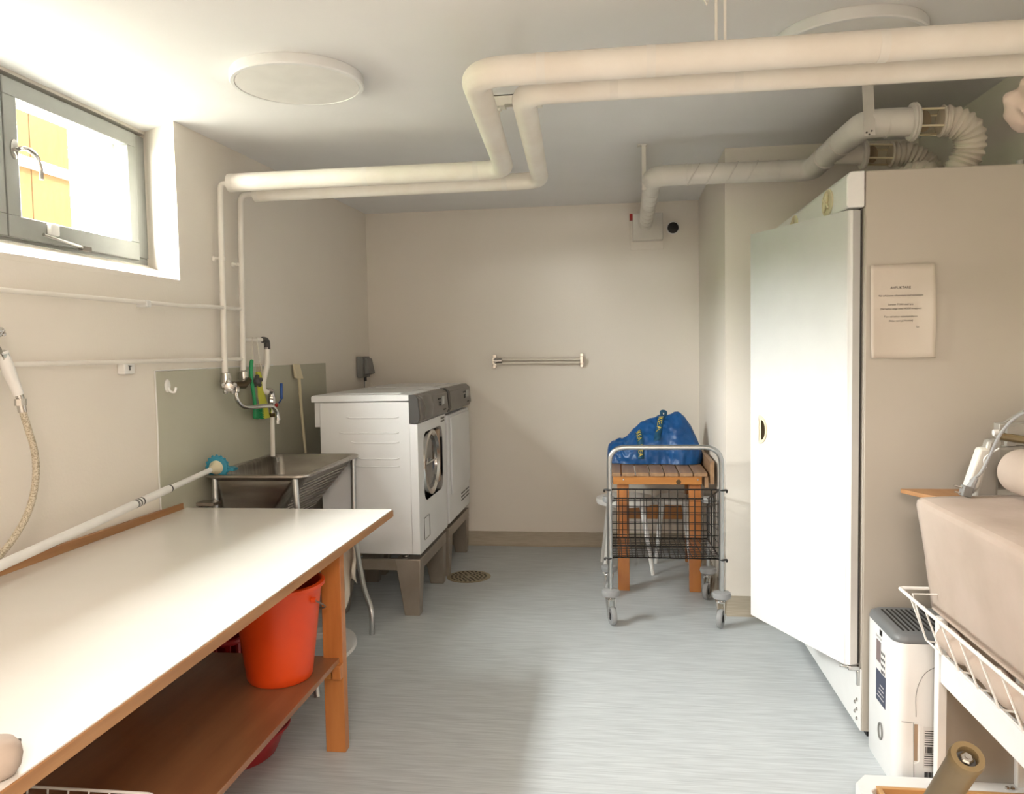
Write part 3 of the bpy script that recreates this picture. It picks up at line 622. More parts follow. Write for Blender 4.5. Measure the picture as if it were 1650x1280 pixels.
MB().lathe([(.024,0),(.026,.01),(.018,.03),(.012,.05)],(-1.83,2.09,1.40),(1,.25,.2),14).lathe([(.011,0),(.011,.05)],(-1.80,2.098,1.42),(0,.1,1),12).build('tap_body','chrome',hs)
knob((-1.795,2.115,1.46),(.3,.5,.7),'chrome',hs,.018)
MB().lathe([(.016,0),(.016,.02)],(-1.80,2.12,1.39),(.2,1,.3),10).build('nut','chrome',hs)
MB().tube([(-1.80,2.085,1.40),(-1.80,2.09,1.22)],.006,8).build('lever','dark',hs)
# ================================================================== SINK
sn=thing('utility_sink',(-1.56,3.6,0),'stainless steel utility sink with tubular legs behind the table','sink')
x0,x1,y0,y1,zr=-1.812,-1.325,3.235,3.975,.862
k=MB()
rings=[rr_(-1.76,-1.62,3.32,3.90,.52,.04),rr_(-1.785,-1.36,3.262,3.948,zr-.03,.05),rr_(x0+.01,x1-.01,y0+.01,y1-.01,zr-.018,.06),rr_(x0,x1,y0,y1,zr-.012,.065),rr_(x0,x1,y0,y1,zr-.003,.065),rr_(x0+.006,x1-.006,y0+.006,y1-.006,zr,.06),
 rr_(x0+.028,x1-.028,y0+.028,y1-.028,zr-.002,.05),rr_(x0+.035,x1-.036,y0+.035,y1-.035,zr-.012,.05),rr_(-1.755,-1.625,3.325,3.895,.53,.04)]
k.loft(rings); k.build('basin','steel',sn,smooth=40)
rbm=MB()
for i in range(14):
    t=.08+i*.062; xx=-1.36+(-1.62+1.36)*t; zz=zr-.03+(.52-zr+.03)*t
    rbm.tube([(xx+.002,3.262+.058*t+.05,zz),(xx+.002,3.948-.048*t-.05,zz)],.0035,6)
rbm.build('washboard_ribs','steel',sn,kind='stuff')
for pts in ([(-1.39,3.262,.845),(-1.375,3.25,.60),(-1.36,3.23,.45),(-1.27,3.07,.22),(-1.21,2.99,.0)],[(-1.36,3.94,.845),(-1.36,3.93,.60),(-1.345,3.90,.42),(-1.27,3.78,.22),(-1.21,3.706,.12),(-1.207,3.70,0)],[(-1.76,3.262,.845),(-1.76,3.26,.4),(-1.75,3.24,.2),(-1.75,3.2,0)],[(-1.77,3.93,.845),(-1.77,3.93,.4),(-1.76,3.93,0)]):
    MB().tube(catmull(pts,6),.0135,12).build('leg','tube',sn)
MB().tube([(-1.76,3.262,.73),(-1.79,3.18,.73)],.009,8).box(-1.80,-1.72,3.17,3.235,.738,.752).build('side_shelf','steel',sn)
MB().tube([(-1.70,3.262,.40),(-1.39,3.262,.40)],.008,8).build('stretcher','tube',sn)
MB().tube(catmull([(-1.69,3.6,.52),(-1.69,3.6,.3),(-1.60,3.6,.2),(-1.5,3.5,.25),(-1.45,3.4,.1),(-1.45,3.35,0.02)],6),.02,12).build('drain_hose','grey',sn)
MB().box(-1.806,-1.79,3.33,3.375,.87,.885).build('clip','chrome',sn,bevel=.002)
# rag
rg=MB(); rings=[]
for kx in range(13):
    t=kx/12; x=-1.205+.12*t; row=[]
    for j in range(9):
        s=j/8; zb=.36+.05*math.sin(t*9)+(.05 if t>.8 else 0)-(.02 if .3<t<.5 else 0); z=.70-(.70-zb)*s
        row.append(Vector((x+.006*math.sin(9*s+3*t)+.012*s,3.115+.014*math.sin(t*17+s*2),z)))
    rings.append(row)
rg.loft(rings,close=False); o=rg.build('cleaning_rag','rag',smooth=80); m_=o.modifiers.new('th','SOLIDIFY'); m_.thickness=.002
tag(o,'off-white ragged cloth hanging under the far end of the table','cloth')
# ring on floor
ri=MB(); cx,cy=-1.405,3.45
ri.loft([[Vector((cx+math.cos(t)*(R0),cy+math.sin(t)*(R0)*1.55,z)) for t in [2*PI*i/48 for i in range(48)]] for R0,z in((.115,0),(.175,0),(.183,.008),(.180,.024),(.120,.028),(.113,.02),(.115,0))],cap0=False,cap1=False)
ro=tag(ri.build('plastic_ring','white'),'white oval plastic ring lying on the floor under the sink','ring')
MB().lathe([(.007,0),(.007,.002)],(-1.252,3.32,.025),n=10).build('screw_hole','dark',ro)
# ================================================================== WASHER / DRYER
def rrect(y0,y1,z0,z1,r,x,n=6):
    out=[]
    for cy_,cz_,a0 in((y1-r,z1-r,0),(y0+r,z1-r,PI/2),(y0+r,z0+r,PI),(y1-r,z0+r,1.5*PI)):
        for k in range(n+1):
            a=a0+PI/2*k/n; out.append(Vector((x,cy_+r*math.cos(a),cz_+r*math.sin(a))))
    return out
def machine(y0,washer,label):
    y1=y0+.675; FX=-1.022; t=thing('washing_machine' if washer else 'tumble_dryer',(-1.3,(y0+y1)/2,0),label,'washing machine' if washer else 'tumble dryer')
    zt=1.162; zb=.330
    MB().box(-1.545,-1.062,y0+.006,y1-.006,zb,zt-.035).build('cabinet','body',t,bevel=.004)
    MB().prism([(-1.588,zt-.034),(-1.062,zt-.030),(-1.062,zt),(-1.15,zt+.003),(-1.58,zt+.003),(-1.588,zt-.004)],'y',y0,y1).build('top_panel','white' if 0 else 'body',t,bevel=.004)
    MB().box(-1.50,-1.13,y0+.10,y1-.08,zt+.001,zt+.008).build('top_inlay','body',t,bevel=.003)
    MB().box(-1.578,-1.545,y0+.02,y1-.02,zt-.165,zt-.034).build('rear_cover','body',t,bevel=.003)
    # front panel with recessed opening
    oy0,oy1,oz0,oz1=y0+.12,y1-.09,.585,.955
    if washer:
        O=[];n=8
        outer=rrect(y0+.004,y1-.004,zb,zt-.150,.004,FX,8); inner=rrect(oy0,oy1,oz0,oz1,.07,FX,8); inn2=[p+Vector((-.032,0,0)) for p in inner]; ob=[p+Vector((-.04,0,0)) for p in outer]
        MB().loft([ob,outer,inner,inn2],cap0=False,cap1=False).build('front_panel','body',t,smooth=40)
        MB().loft([inner and [p+Vector((-.001,0,0)) for p in inner],[p+Vector((-.030,0,0)) for p in inner]],cap0=False,cap1=False).build('opening_lip','tan',t)
        MB().box(FX-.036,FX-.030,oy0-.01,oy1+.01,oz0-.01,oz1+.01).build('opening_back','dark',t)
        c=(FX-.032,y0+.335,.772)
        MB().lathe([(.185,0),(.190,.012),(.180,.030),(.165,.034),(.150,.022),(.148,.0)],c,(1,0,0),48,caps=False).build('door_ring','chrome',t)
        dg=MB().lathe([(.150,.010),(.12,.016),(.0,.002)],c,(1,0,0),40,caps=False).build('door_glass','glassy',t)
        b=MB()
        for i in range(9): b.lathe([(.006,0),(.004,.004)],(c[0]+.02,c[1]-.10+i*.025,c[2]),(1,0,0),8)
        b.build('drum_holes','chrome',dg,kind='stuff')
        MB().box(FX-.032,FX-.008,oy1-.085,oy1-.02,oz0+.04,oz1-.02).build('door_handle','tan',t,bevel=.01)
        MB().tube([(FX-.028,oy1-.10,.70),(FX-.028,oy1-.10,.86)],.006,8).build('hinge_pin','chrome',t)
        b=MB()
        for i in range(3):
            for j in range(2): b.box(FX-.001,FX+.0015,y1-.125+i*.033,y1-.102+i*.033,.972+j*.017,.982+j*.017)
        b.build('vent_slots','dark',t,kind='stuff')
        hm=MB().tube(rrect(y0+.10,y0+.22,.385,.50,.005,FX+.0005,2),.0022,5,closed=True); hm.build('filter_hatch','grey',t)
        sm=MB()
        for z,w in ((1.045,.28),(.965,.32),(.915,.26),(.83,.22),(.79,.24)):
            sm.tube(fillet([(-1.12-w,y0+.006,z+.006),(-1.12-w+.02,y0+.0055,z),(-1.14,y0+.0055,z),(-1.12,y0+.006,z+.006)],.01,3),.0042,6)
        sm.build('pressed_seams','body',t)
    else:
        MB().box(-1.06,FX,y0+.004,y1-.004,zb,zt-.165).build('front_panel','body',t,bevel=.006)
        MB().box(FX-.002,FX+.012,y0+.06,y1-.03,.50,zt-.18).build('door','body',t,bevel=.008)
        b=MB()
        for i in range(3):
            for j in range(2): b.box(FX,FX+.002,y1-.30+j*.14,y1-.18+j*.14,.40+i*.022,.41+i*.022)
        b.build('vent_slots','dark',t,kind='stuff')
    # control panel
    cp=MB().prism([(-1.062,zt-.145),(-1.012,zt-.145),(-.998,zt-.12),(-1.006,zt-.02),(-1.03,zt),(-1.062,zt)],'y',y0+.012,y1-.01).build('control_panel','panelgrey',t,bevel=.003)
    MB().prism([(-1.0635,zt-.146),(-1.018,zt-.146),(-1.008,zt-.12),(-1.016,zt-.02),(-1.032,zt+.001),(-1.0635,zt+.001)],'y',y0+.0,y0+.014).build('panel_end_cap','dark',t)
    if washer:
        q=MB(); rings=[]
        for i in range(9):
            s=i/8; yy=y0+.05+.21*s; bul=.024*math.sin(PI*min(1,max(0,s*.9+.1)))
            rings.append([Vector((-1.01,yy,zt-.138)),Vector((-.998+bul*.5,yy,zt-.128)),Vector((-.994+bul,yy,zt-.07)),Vector((-1.006+bul*.4,yy,zt-.012)),Vector((-1.03,yy,zt-.002))])
        q.loft(rings); q.build('detergent_drawer','panelgrey',t,smooth=60)
    ys=y0+.40
    MB().box(-1.003,-.998,ys+.10,ys+.17,zt-.085,zt-.035).build('display','lens',cp,bevel=.002)
    b=MB()
    for i in range(4): b.box(-1.001,-.9975,ys+.00+i*.02,ys+.013+i*.02,zt-.05,zt-.042)
    for i in range(2):
        for j in range(2): b.box(-1.001,-.997,ys+.03+i*.022,ys+.046+i*.022,zt-.085+j*.013,zt-.076+j*.013)
    b.box(-1.0,-.9965,ys+.13,ys+.19,zt-.118,zt-.110); b.build('buttons','black',cp,kind='stuff')
    # plinth
    pz=.300
    pl_=MB().box(-1.53,-1.03,y0+.02,y0+.05,pz-.06,pz); pl_.box(-1.53,-1.03,y1-.05,y1-.02,pz-.06,pz); pl_.box(-1.06,-1.028,y0+.02,y1-.02,pz-.06,pz+.001); pl_.box(-1.53,-1.50,y0+.02,y1-.02,pz-.06,pz)
    po2=pl_.build('plinth_frame','plinth',t,bevel=.003)
    for (xo,xd) in ((-1.028,-1),(-1.53,1)):
        for (yo,yd) in ((y0+.018,1),(y1-.018,-1)):
            w1,w0=.135,.075
            MB().hexa([(xo+xd*.01,yo,0),(xo+xd*.09,yo,0),(xo+xd*.09,yo+yd*.06,0),(xo+xd*.01,yo+yd*.06,0),(xo,yo,pz-.002),(xo+xd*w1,yo,pz-.002),(xo+xd*w1,yo+yd*.10,pz-.002),(xo,yo+yd*.10,pz-.002)]).build('leg','plinth',t,bevel=.003)
    for yy in (y0+.08,y1-.08):
        for xx in (-1.12,-1.48): MB().lathe([(.022,0),(.022,.01),(.008,.012),(.008,.031)],(xx,yy,pz),n=14).build('levelling_foot','chrome',t)
machine(3.965,True,'grey washing machine with round porthole on steel plinth, nearer of the two')
machine(4.70,False,'grey tumble dryer on plinth, farther machine against the back wall')
# floor drain
dn=thing('floor_drain',(-.915,4.72,0),'round perforated metal floor drain beside the washing machine leg','drain')
MB().lathe([(0,.001),(.10,.002),(.125,.003),(.135,.001),(.135,0)],(-.915,4.72,.0005),n=40,caps=False).build('grate','drain',dn)
b=MB()
for rr0,nn_ in ((.03,6),(.055,12),(.08,18),(.105,24)):
    for i in range(nn_):
        a=2*PI*i/nn_; b.lathe([(.0075,0),(.0075,.0012)],(-.915+rr0*math.cos(a),4.72+rr0*math.sin(a),.0025),n=8)
b.build('holes','black',dn,kind='stuff')
# ================================================================== TROLLEY
tr=thing('laundry_trolley',(.228,4.17,0),'chrome laundry trolley with black wire basket on castors','trolley')
TX0,TX1,TY0,TY1=-.043,.501,3.95,4.40
MB().tube(fillet([(TX0,TY0,.155),(TX0,TY0,.892),(TX1,TY0,.892),(TX1,TY0,.155)],.085,12),.0125,14).build('push_frame','tube',tr)
for x in (TX0-.01,TX1-.015):
    MB().tube([(x,TY1,.155),(x,TY1,.545)],.0115,12).build('rear_post','tube',tr)
    MB().lathe([(.012,-.01),(.034,0),(.036,.014),(.03,.026),(0,.03)],(x,TY1,.535),n=20).build('post_cap','lightgrey',tr)
def castor(x,y,rot):
    c=MB().lathe([(.012,.03),(.042,.022),(.046,.008),(.042,-.006),(.015,-.010)],(x,y,.150),n=24).build('bumper','lightgrey',tr)
    fx,fy=math.sin(rot),math.cos(rot); u=Vector((fx,fy,0)); v=Vector((fy,-fx,0)); ctr=Vector((x,y,.046))+u*.022
    f=MB().lathe([(.02,0),(.022,.012),(.012,.02)],(x,y,.122),n=14)
    for s in (-1,1):
        f.hexa([ctr+v*s*.017-u*.010+Vector((0,0,-.008)),ctr+v*s*.020-u*.010+Vector((0,0,-.008)),ctr+v*s*.020+u*.010+Vector((0,0,-.008)),ctr+v*s*.017+u*.010+Vector((0,0,-.008)),
                Vector((x,y,.128))+v*s*.013-u*.024,Vector((x,y,.128))+v*s*.021-u*.024,Vector((x,y,.128))+v*s*.021+u*.024,Vector((x,y,.128))+v*s*.013+u*.024])
    f.obox(Vector((x,y,.125)),u*.024,v*.02,(0,0,.004)); f.build('fork','chrome',tr,bevel=.001)
    w=MB().lathe([(.028,-.012),(.042,-.012),(.046,-.006),(.046,.006),(.042,.012),(.028,.012)],ctr,v,28).build('wheel','lightgrey',tr)
    MB().lathe([(.0,-.014),(.010,-.014),(.029,-.010),(.029,.010),(.010,.014),(0,.014)],ctr,v,20,caps=False).build('hub','black',w)
castor(TX0,TY0,2.8); castor(TX1,TY0,3.5); castor(TX0-.012,TY1,3.3); castor(TX1-.015,TY1,3.6)
def grid(corners,nu,nv,r,nm):
    a,b_,c,d=[Vector(p) for p in corners]; g=MB()   # a-b bottom, d-c top
    for i in range(nu+1):
        t=i/nu; g.tube([a+(b_-a)*t,d+(c-d)*t],r if 0<i<nu else r*1.7,5)
    for j in range(nv+1):
        t=j/nv; g.tube([a+(d-a)*t,b_+(c-b_)*t],r if 0<j<nv else r*1.9,5)
    return g.build(nm,'blackwire',tr)
zf,zk=.335,.555
grid([(TX0+.004,TY0+.016,zf),(TX1-.004,TY0+.016,zf),(TX1-.004,TY0+.016,zf+.345),(TX0+.004,TY0+.016,zf+.345)],13,6,.0021,'front_grid')
grid([(TX0,TY1-.014,zf),(TX1-.02,TY1-.014,zf),(TX1-.02,TY1-.014,zk),(TX0,TY1-.014,zk)],16,5,.0021,'rear_grid')
grid([(TX0+.004,TY0+.016,zf),(TX0,TY1-.014,zf),(TX0,TY1-.014,zk),(TX0+.004,TY0+.016,zf+.345)],10,5,.0021,'side_grid')
grid([(TX1-.004,TY0+.016,zf),(TX1-.02,TY1-.014,zf),(TX1-.02,TY1-.014,zk),(TX1-.004,TY0+.016,zf+.345)],10,5,.0021,'side_grid')
grid([(TX0+.004,TY0+.016,zf),(TX1-.004,TY0+.016,zf),(TX1-.02,TY1-.014,zf),(TX0,TY1-.014,zf)],20,12,.0021,'floor_grid')
for x in (TX0,TX1):
    for z in (zf,zf+.345):
        s=-1 if x<0 else 1
        MB().tube(fillet([(x-s*.02,TY0+.018,z),(x+s*.0,TY0-.014,z),(x+s*.026,TY0-.004,z+.002),(x+s*.026,TY0+.008,z-.012)],.008,4),.005,8).build('hook_clip','blackwire',tr)
# ================================================================== BENCH
bn=thing('slatted_bench',(.22,4.85,0),'pine slatted bench with raised side board behind the trolley','bench')
for i in range(7):
    x0=-.058+i*.0795
    MB().box(x0,x0+.072,4.465,5.27,.664,.684).build('plank','woody',bn,bevel=.002)
MB().box(-.028,.462,4.475,4.498,.617,.664).build('apron','woodx',bn,bevel=.002)
MB().box(-.028,.462,5.20,5.225,.617,.664).build('apron','woodx',bn,bevel=.002)
MB().box(-.056,-.034,4.48,5.24,.60,.662).build('side_rail','woody',bn); MB().box(.478,.498,4.48,5.24,.60,.662).build('side_rail','woody',bn)
MB().box(.506,.528,4.455,5.28,.622,.748).build('side_board','woody',bn,bevel=.002)
for x,y in ((-.006,4.50),(.394,4.50),(-.006,5.14),(.425,5.14)):
    MB().box(x,x+.066,y,y+.045,0,.664).build('leg','wood',bn,bevel=.003)
MB().box(-.0,.48,5.185,5.205,.27,.36).build('stretcher','woodx',bn,bevel=.002)
for x in (.03,.44): MB().lathe([(.006,0),(.004,.003)],(x,4.475,.645),(0,-1,0),10).build('screw','chrome',bn)
for x in (.335,): MB().lathe([(.014,0),(.013,.0012)],(x,4.475,.632),(0,-1,0),14).build('knot','brass',bn)
# stools
def stool(cx,cy,rx,ry,label,feet,zt=.455):
    t=thing('white_stool',(cx,cy,0),label,'stool')
    MB().loft([[Vector((cx+math.cos(a)*rx*k,cy+math.sin(a)*ry*k,z)) for a in [2*PI*i/36 for i in range(36)]] for k,z in((.85,zt-.045),(.97,zt-.038),(1,zt-.022),(.98,zt-.006),(.9,zt),(.5,zt-.004))]).build('seat','plastic',t)
    for (fx,fy) in feet:
        tx,ty=cx+(fx-cx)*.62,cy+(fy-cy)*.62
        MB().tube([(fx,fy,0),(tx,ty,zt-.03)],[.011,.019],12).build('leg','plastic',t)
    return t
stool(.045,4.98,.185,.17,'white stool with splayed legs under the left half of the bench',[(-.09,4.85),(.205,4.83),(-.11,5.12)])
stool(.345,5.02,.113,.11,'smaller white stool pushed under the right half of the bench',[(.235,5.10),(.452,4.97),(.452,5.08)])
# ================================================================== BLUE BAG
bg_=thing('shopping_bag',(.21,4.78,.685),'crumpled bright blue woven shopping bag with yellow printed straps on the bench','bag')
prof=[(0,.002,.03),(.015,.10,.07),(.06,.125,.10),(.13,.145,.11),(.22,.165,.125),(.30,.205,.135),(.38,.235,.14),(.46,.258,.14),(.54,.285,.145),(.60,.300,.145),(.66,.290,.145),(.70,.296,.15),(.74,.300,.155),(.79,.298,.155),(.84,.278,.15),(.90,.235,.14),(.95,.175,.125),(.985,.11,.09),(1,.06,.05)]
def pr(u):
    u=min(1,max(0,u))
    for (a,h1,d1),(b_,h2,d2) in zip(prof,prof[1:]):
        if u<=b_:
            t=(u-a)/(b_-a); return h1+(h2-h1)*t,d1+(d2-d1)*t
    return prof[-1][1:]
BX0,BX1=-.068,.500
def bag(u,th,off=0):   # th 0 front bottom .. PI back bottom
    h,d=pr(u); cy=4.915; c,s=math.cos(th),math.sin(th)
    y=cy-d*(abs(c)**.75)*(1 if c>0 else -1)*(1-.62*max(0,s)**2); z=.688+h*max(0,s)**.85
    x=BX0+(BX1-BX0)*u+.01*math.sin(3*th)*u; p=Vector((x,y,z))
    n=Vector((0,-c,s*.9)); n.normalize()
    k=noise.noise(p*9)*.022+abs(noise.noise(p*22+Vector((3,1,2))))*-.016+noise.noise(p*48)*.004
    w=min(1,u*8,(1-u)*8)
    q=p+n*(k*w+off); q.z=max(q.z,.687); return q
NU,NT=90,64
g=MB().add([bag(i/NU,PI*j/NT) for i in range(NU+1) for j in range(NT+1)],[(i*(NT+1)+j,(i+1)*(NT+1)+j,(i+1)*(NT+1)+j+1,i*(NT+1)+j+1) for i in range(NU) for j in range(NT)])
g.add([bag(i/NU,t) for i in range(NU+1) for t in (0,PI)],[(2*i,2*i+1,2*i+3,2*i+2) for i in range(NU)])
g.build('bag_body','blue',bg_,smooth=50)
def strap(u0,th0,u1,th1,w,txts):
    def SP(s,e,off): return bag(u0+(u1-u0)*s+e*1.0,th0+(th1-th0)*s,off)
    n=30; q=MB().add([SP(i/n,e,.006) for i in range(n+1) for e in(-w,w)],[(2*i,2*i+1,2*i+3,2*i+2) for i in range(n)])
    o=q.build('carrying_strap','strap',bg_,smooth=80); m_=o.modifiers.new('t','SOLIDIFY'); m_.thickness=.002
    for s0,ln in txts:
        text('IKEA',lambda a,b_,s0=s0,ln=ln: SP(s0+a/2.3*ln,(b_-.36)*w*2.0,.0095),'yellow',bg_,size=1,align='LEFT')
strap(.60,1.35,.52,.45,.034,[(.03,.80)]); strap(.335,1.0,.36,.1,.032,[(.02,.50),(.6,.38)])
MB().tube(catmull([bag(.60,1.5,.0),bag(.60,1.5,.015)+Vector((.0,0,.006)),bag(.63,1.5,.018)+Vector((.008,0,.004)),bag(.64,1.5,.0)],5),.009,8).build('knot','strap',bg_)
# ================================================================== DEHUMIDIFIER
dh=thing('dehumidifier',(.97,2.65,0),'white dehumidifier with slate grey slatted top beside the cabinet','dehumidifier')
X0,X1,Yd0,Yd1=.838,1.17,2.515,2.80
MB().loft([rr_(X0+.004,X1,Yd0+.004,Yd1,.0,.035),rr_(X0,X1,Yd0,Yd1,.012,.04),rr_(X0,X1,Yd0,Yd1,.462,.04)]).build('housing','white',dh,smooth=50)
MB().loft([rr_(X0,X1,Yd0,Yd1,.462,.04),rr_(X0-.001,X1,Yd0-.001,Yd1+.001,.466,.04),rr_(X0+.003,X1-.004,Yd0+.003,Yd1-.002,.482,.04),rr_(X0+.012,X1-.012,Yd0+.014,Yd1-.012,.488,.035)]).build('top_lid','dehumtop',dh,smooth=50)
for i in range(10):
    x=X0+.035+i*.0155; MB().box(x,x+.0055,Yd0+.045,Yd1-.035,.4875,.4895).build('slat_gap','black',dh)
MB().box(1.02,1.13,2.56,2.78,.487,.491).build('control_cover','grey',dh,bevel=.003)
fx=X0-.0012
def FP(yc,zc): return lambda a,b_: Vector((fx-.0006,yc-a,zc+b_))
MB().box(fx,fx+.002,2.648,2.690,.345,.415).build('picture_sticker','taupe',dh)
MB().box(fx,fx+.002,2.600,2.690,.215,.318).build('text_sticker','navy',dh)
MB().box(fx,fx+.002,2.600,2.690,.318,.345).build('icon_sticker','label',dh); MB().box(fx,fx+.002,2.600,2.645,.345,.40).build('icon_sticker','label',dh)
b=MB()
for i in range(3):
    for j in range(4): b.box(fx-.0005,fx,2.606+i*.013,2.614+i*.013,.322+j*.02,.331+j*.02)
b.build('icons','ink',dh,kind='stuff')
text('dehumidifier' if 0 else 'Electrolux',FP(2.665,.424),'ink',dh,size=.014)
lg=MB().tube([Vector((fx,2.646+.011*math.cos(a),.448+.011*math.sin(a))) for a in [2*PI*k/4+PI/4 for k in range(4)]],.0016,5,closed=True).tube([Vector((fx,2.646,.457)),Vector((fx,2.646,.439))],.0012,5).build('emblem','ink',dh)
for i in range(4): MB().box(fx-.0004,fx,2.615,2.68-.01*i,.232+i*.014,.2345+i*.014).build('print_line','label',dh)
MB().tube([Vector((fx-.001,2.642+.018*math.cos(a),.125+.026*math.sin(a))) for a in [2*PI*k/32 for k in range(32)]],.003,8,closed=True).build('round_badge','grey',dh)
# water tank outline and labels on camera-facing side
ty=Yd0-.0006
MB().tube([(X0+.020,ty,.218),(X0+.055,ty,.216),(X0+.058,ty,.005)],.0012,5).tube(catmull([(X0+.062,ty,.235),(X0+.062,ty,.31),(X0+.085,ty,.37),(X0+.13,ty,.40)],5),.001,5).build('panel_seam','grey',dh)
MB().box(X0+.057,X0+.068,ty,ty+.004,.095,.212).build('finger_grip','tan',dh,bevel=.001); MB().tube(fillet([(X0+.055,ty,.214),(X0+.074,ty,.214),(X0+.074,ty,.092),(X0+.057,ty,.086)],.01,4),.0022,6).build('grip_rim','white',dh)
MB().box(X0+.084,X0+.15,ty-.0005,ty+.002,.075,.205).build('rating_label','label',dh)
b=MB()
for j in range(16):
    if 5<j<9: continue
    b.box(X0+.087,X0+.087+R.uniform(.03,.06),ty-.001,ty-.0006,.082+j*.0072,.0843+j*.0072)
for i in range(14): b.box(X0+.090+i*.003,X0+.0915+i*.003+R.choice((0,.001)),ty-.001,ty-.0006,.122,.142)
for i in range(16): b.box(X0+.088+i*.003,X0+.0895+i*.003+R.choice((0,.001)),ty-.001,ty-.0006,.045,.062)
b.build('label_print','ink',dh,kind='stuff')
# ================================================================== MANGLE
mg=thing('rotary_mangle',(1.15,1.75,0),'laundry mangle with beige cloth cover and roller on a white steel frame','mangle')
# covered bed
YA,YB=.75,2.53
def CP(i,j,ni,nj):
    y=YB+(YA-YB)*i/ni; t=j/nj; 
    pr_=[(1.40,.935),(.915,.912),(.903,.905),(.900,.890),(.925,.72),(.950,.575),(.985,.565)]
    tt=t*(len(pr_)-1); k=min(int(tt),len(pr_)-2); f=tt-k; x=pr_[k][0]*(1-f)+pr_[k+1][0]*f; z=pr_[k][1]*(1-f)+pr_[k+1][1]*f
    w=.006*noise.noise(Vector((x*6,y*5,z*6)))
    return Vector((x-w,y+(.003*noise.noise(Vector((x*20,z*20,3))) if i==0 else 0),z+w*.6))
g=MB(); ni,nj=60,42
g.add([CP(i,j,ni,nj) for i in range(ni+1) for j in range(nj+1)],[(i*(nj+1)+j,(i+1)*(nj+1)+j,(i+1)*(nj+1)+j+1,i*(nj+1)+j+1) for i in range(ni) for j in range(nj)])
ep=[(1.40,.93),(.903,.907),(.902,.89),(.952,.575),(1.40,.575)]
cvo=g.build('cloth_cover','cloth',mg,smooth=60); m_=cvo.modifiers.new('t','SOLIDIFY'); m_.thickness=.003
MB().prism(ep,'y',YB-.006,YB-.002).build('end_cloth','cloth',mg)
MB().tube([(.952,YA,.572),(.952,YB,.572)],.005,8).build('cloth_hem','cloth',mg)
MB().prism([(.918,.9),(1.38,.92),(1.38,.6),(.965,.6)],'y',YA+.05,YB-.05).build('bed','mangle',mg)
# roller
RX,RZ=1.178,.998
MB().lathe([(.058,2.505),(.066,2.498),(.067,2.49),(.067,.8)],(RX,0,RZ),(0,1,0),40).build('roller','cloth',mg)
MB().prism([(1.075,.90),(1.145,.905),(1.155,1.085),(1.115,1.085)],'y',2.56,2.60).build('end_plate','mangle',mg,bevel=.01)
MB().prism([(1.09,.92),(1.35,.93),(1.35,1.06),(1.12,1.06)],'y',2.60,2.64).build('gear_casing','mangle',mg,bevel=.01)
MB().hexa([(1.052,2.56,.93),(1.09,2.56,.93),(1.09,2.60,.93),(1.052,2.60,.93),(1.092,2.56,1.06),(1.130,2.56,1.06),(1.130,2.60,1.06),(1.092,2.60,1.06)]).build('switch_box','duct',mg,bevel=.008)
MB().box(1.185,1.21,2.60,2.619,1.0605,1.12).build('shoe_arm','mangle',mg)
MB().hexa([(1.172,2.62,1.08),(1.40,2.62,1.055),(1.40,2.66,1.055),(1.172,2.66,1.08),(1.172,2.62,1.128),(1.40,2.62,1.13),(1.40,2.66,1.13),(1.172,2.66,1.128)]).build('shoe_bracket','mangle',mg,bevel=.002)
MB().hexa([(1.20,2.661,1.10),(1.40,2.661,1.09),(1.40,2.675,1.09),(1.20,2.675,1.10),(1.205,2.661,1.127),(1.40,2.661,1.26),(1.40,2.675,1.26),(1.205,2.675,1.127)]).build('shoe_fin','mangle',mg)
MB().tube([(1.17,2.61,1.090),(1.40,2.5,1.055)],.012,10).build('press_bar','olive',mg)
MB().lathe([(.010,0),(.010,.014)],(1.168,2.62,1.10),(-1,0,0),12).build('end_cap','plastic',mg)
MB().tube(catmull([(1.14,2.55,1.06),(1.10,2.55,1.03),(1.105,2.55,1.0)],5),.0025,6).build('thin_wire','plastic',mg)
# frame
def bar(*a,nm='frame_bar'): return MB().box(*a).build(nm,'white',mg,bevel=.003)
bar(.938,.965,2.452,2.482,.05,.565,nm='post'); bar(1.162,1.187,2.452,2.482,.05,.565,nm='post'); bar(.938,.965,.95,.98,.05,.62,nm='post'); bar(1.35,1.38,.95,.98,.05,.6,nm='post')
bar(.945,.963,.98,2.452,.37,.455,nm='side_beam')
MB().box(.965,1.162,2.47,2.478,.062,.60).build('end_panel','mangle',mg,bevel=.001)
MB().prism([(.74,2.482),(1.38,2.482),(1.38,2.42),(.765,2.42),(.735,2.39),(.735,1.0),(.70,1.0),(.70,2.43)],'z',.02,.062).build('base_frame','white',mg,bevel=.003)
MB().box(.765,1.36,1.0,2.415,.030,.046).build('foot_board','ply',mg,bevel=.002); b=MB().box(.765,1.36,2.405,2.418,.03,.064); b.box(.753,.768,1.0,2.418,.03,.064); b.build('foot_board_edge','ply',mg,bevel=.003)
for x in (1.13,1.145): MB().lathe([(.007,0),(.006,.006)],(x,2.44,.062),n=6).build('bolt','chrome',mg)
# wood shelf at far end
ws=MB().prism([(.928,2.755),(1.12,2.755),(1.12,2.60),(1.0,2.60),(.955,2.68)],'z',.886,.900)
tag(ws.build('wooden_shelf_flap','edge',bevel=.002),'small wooden flap shelf between the cloth covered mangle and the cabinet','shelf')
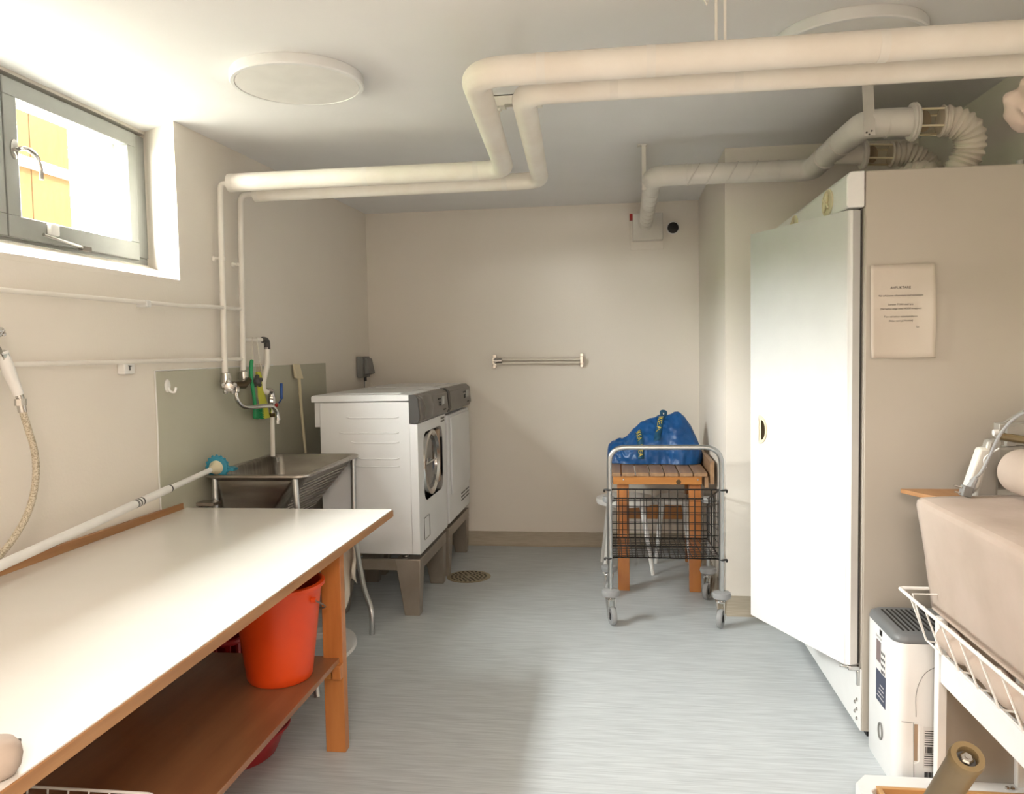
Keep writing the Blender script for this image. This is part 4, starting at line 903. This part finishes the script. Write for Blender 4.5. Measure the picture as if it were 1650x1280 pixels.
# wire shelf on mangle side
wr=MB().tube(fillet([(1.0,2.53,.632),(.852,2.53,.632),(.850,.9,.634)],.012,4),.0052,8); wr.build('basket_top_wire','plastic',mg)
MB().tube([(.898,2.44,.505),(.898,.9,.505)],.003,8).tube([(.898,2.44,.505),(.87,2.47,.632),(1.0,2.47,.632)],.003,6).build('basket_bottom_wire','plastic',mg)
for i in range(14):
    y=2.44-i*.112
    MB().tube(fillet([(.850,y,.640),(.896,y-.012,.505),(1.0,y-.012,.490)],.006,3),.0028,6).build('basket_wire','plastic',mg)
rl_=[]; P=[Vector((.945+.004*math.sin(i*.9),2.42-i*.02,.522)) for i in range(76)]
tag(MB().tube(P,[.030+.003*math.sin(i*1.3)+.003*math.sin(i*.45) for i in range(76)],16).build('rolled_cloth','cloth',smooth=70),'rolled beige cloth lying in the wire tray under the mangle cover','cloth')
# cord with plug
pc_=thing('power_cord',(1.03,2.50,.92),'grey power cord with earthed plug resting on the mangle edge','cord')
MB().tube(catmull([(1.046,2.515,.965),(1.075,2.515,.992),(1.098,2.51,1.045),(1.125,2.50,1.115),(1.17,2.48,1.17),(1.24,2.44,1.19),(1.30,2.4,1.15),(1.33,2.4,1.0)],8),.0048,10).build('cable','lightgrey',pc_)
MB().hexa([(1.012,2.49,.925),(1.040,2.49,.918),(1.040,2.52,.918),(1.012,2.52,.925),(1.020,2.49,.957),(1.048,2.49,.948),(1.048,2.52,.948),(1.020,2.52,.957)]).build('plug_body','grey',pc_,bevel=.004)
MB().tube([(1.038,2.505,.938),(1.056,2.515,.965),(1.062,2.515,.975)],[.015,.009,.007],10).build('strain_relief','lightgrey',pc_)
MB().tube([(1.018,2.50,.948),(.994,2.50,.955)],.0026,8).tube([(1.014,2.50,.932),(.996,2.50,.936)],.0026,8).build('pins','chrome',pc_)
# leaning handle in foreground
tip=Vector((.418,1.0,.878)); dd=Vector((.02,-.60,.80)).normalized()
lh=thing('pole_handle',(.40,1.66,0),'olive brown tubular handle with a bolt in its open end, lower right foreground','handle')
MB().lathe([(.019,-1.09),(.019,-.02),(.0205,-.006),(.0190,0),(.0125,0),(.0115,-.006),(.0115,-.02)],tip,dd,28,caps=False).build('grip','olive',lh)
MB().lathe([(.0118,-.012),(.0118,-.011)],tip,dd,20).build('socket','dark',lh)
MB().lathe([(.0085,-.012),(.0085,-.004),(.006,-.002)],tip,dd,6).lathe([(.004,-.003),(.003,.0)],tip,dd,8).build('bolt','chrome',lh)
MB().box(.33,.47,1.6,1.72,0,.02).build('foot','olive',lh,bevel=.004)
# crumpled cloth at right edge
q=MB(); n=28; rings=[]
for i in range(1,n):
    t=PI*i/n; rings.append([ (lambda p: Vector((.80,1.60,1.815))+p*(1+.35*noise.noise(p*22)+.18*noise.noise(p*50)))(Vector((math.cos(a)*math.sin(t)*.075,math.sin(a)*math.sin(t)*.06,math.cos(t)*.052))) for a in [2*PI*k/40 for k in range(40)]])
q.loft(rings); cb_=thing('hanging_cloth',(.80,1.6,1.77),'crumpled beige cloth hanging at the upper right edge','cloth')
q.build('bundle','cloth',cb_,smooth=60); MB().tube([(.83,1.6,1.85),(.86,1.6,2.1),(.87,1.6,CZ)],.004,8).build('cord','rag',cb_)
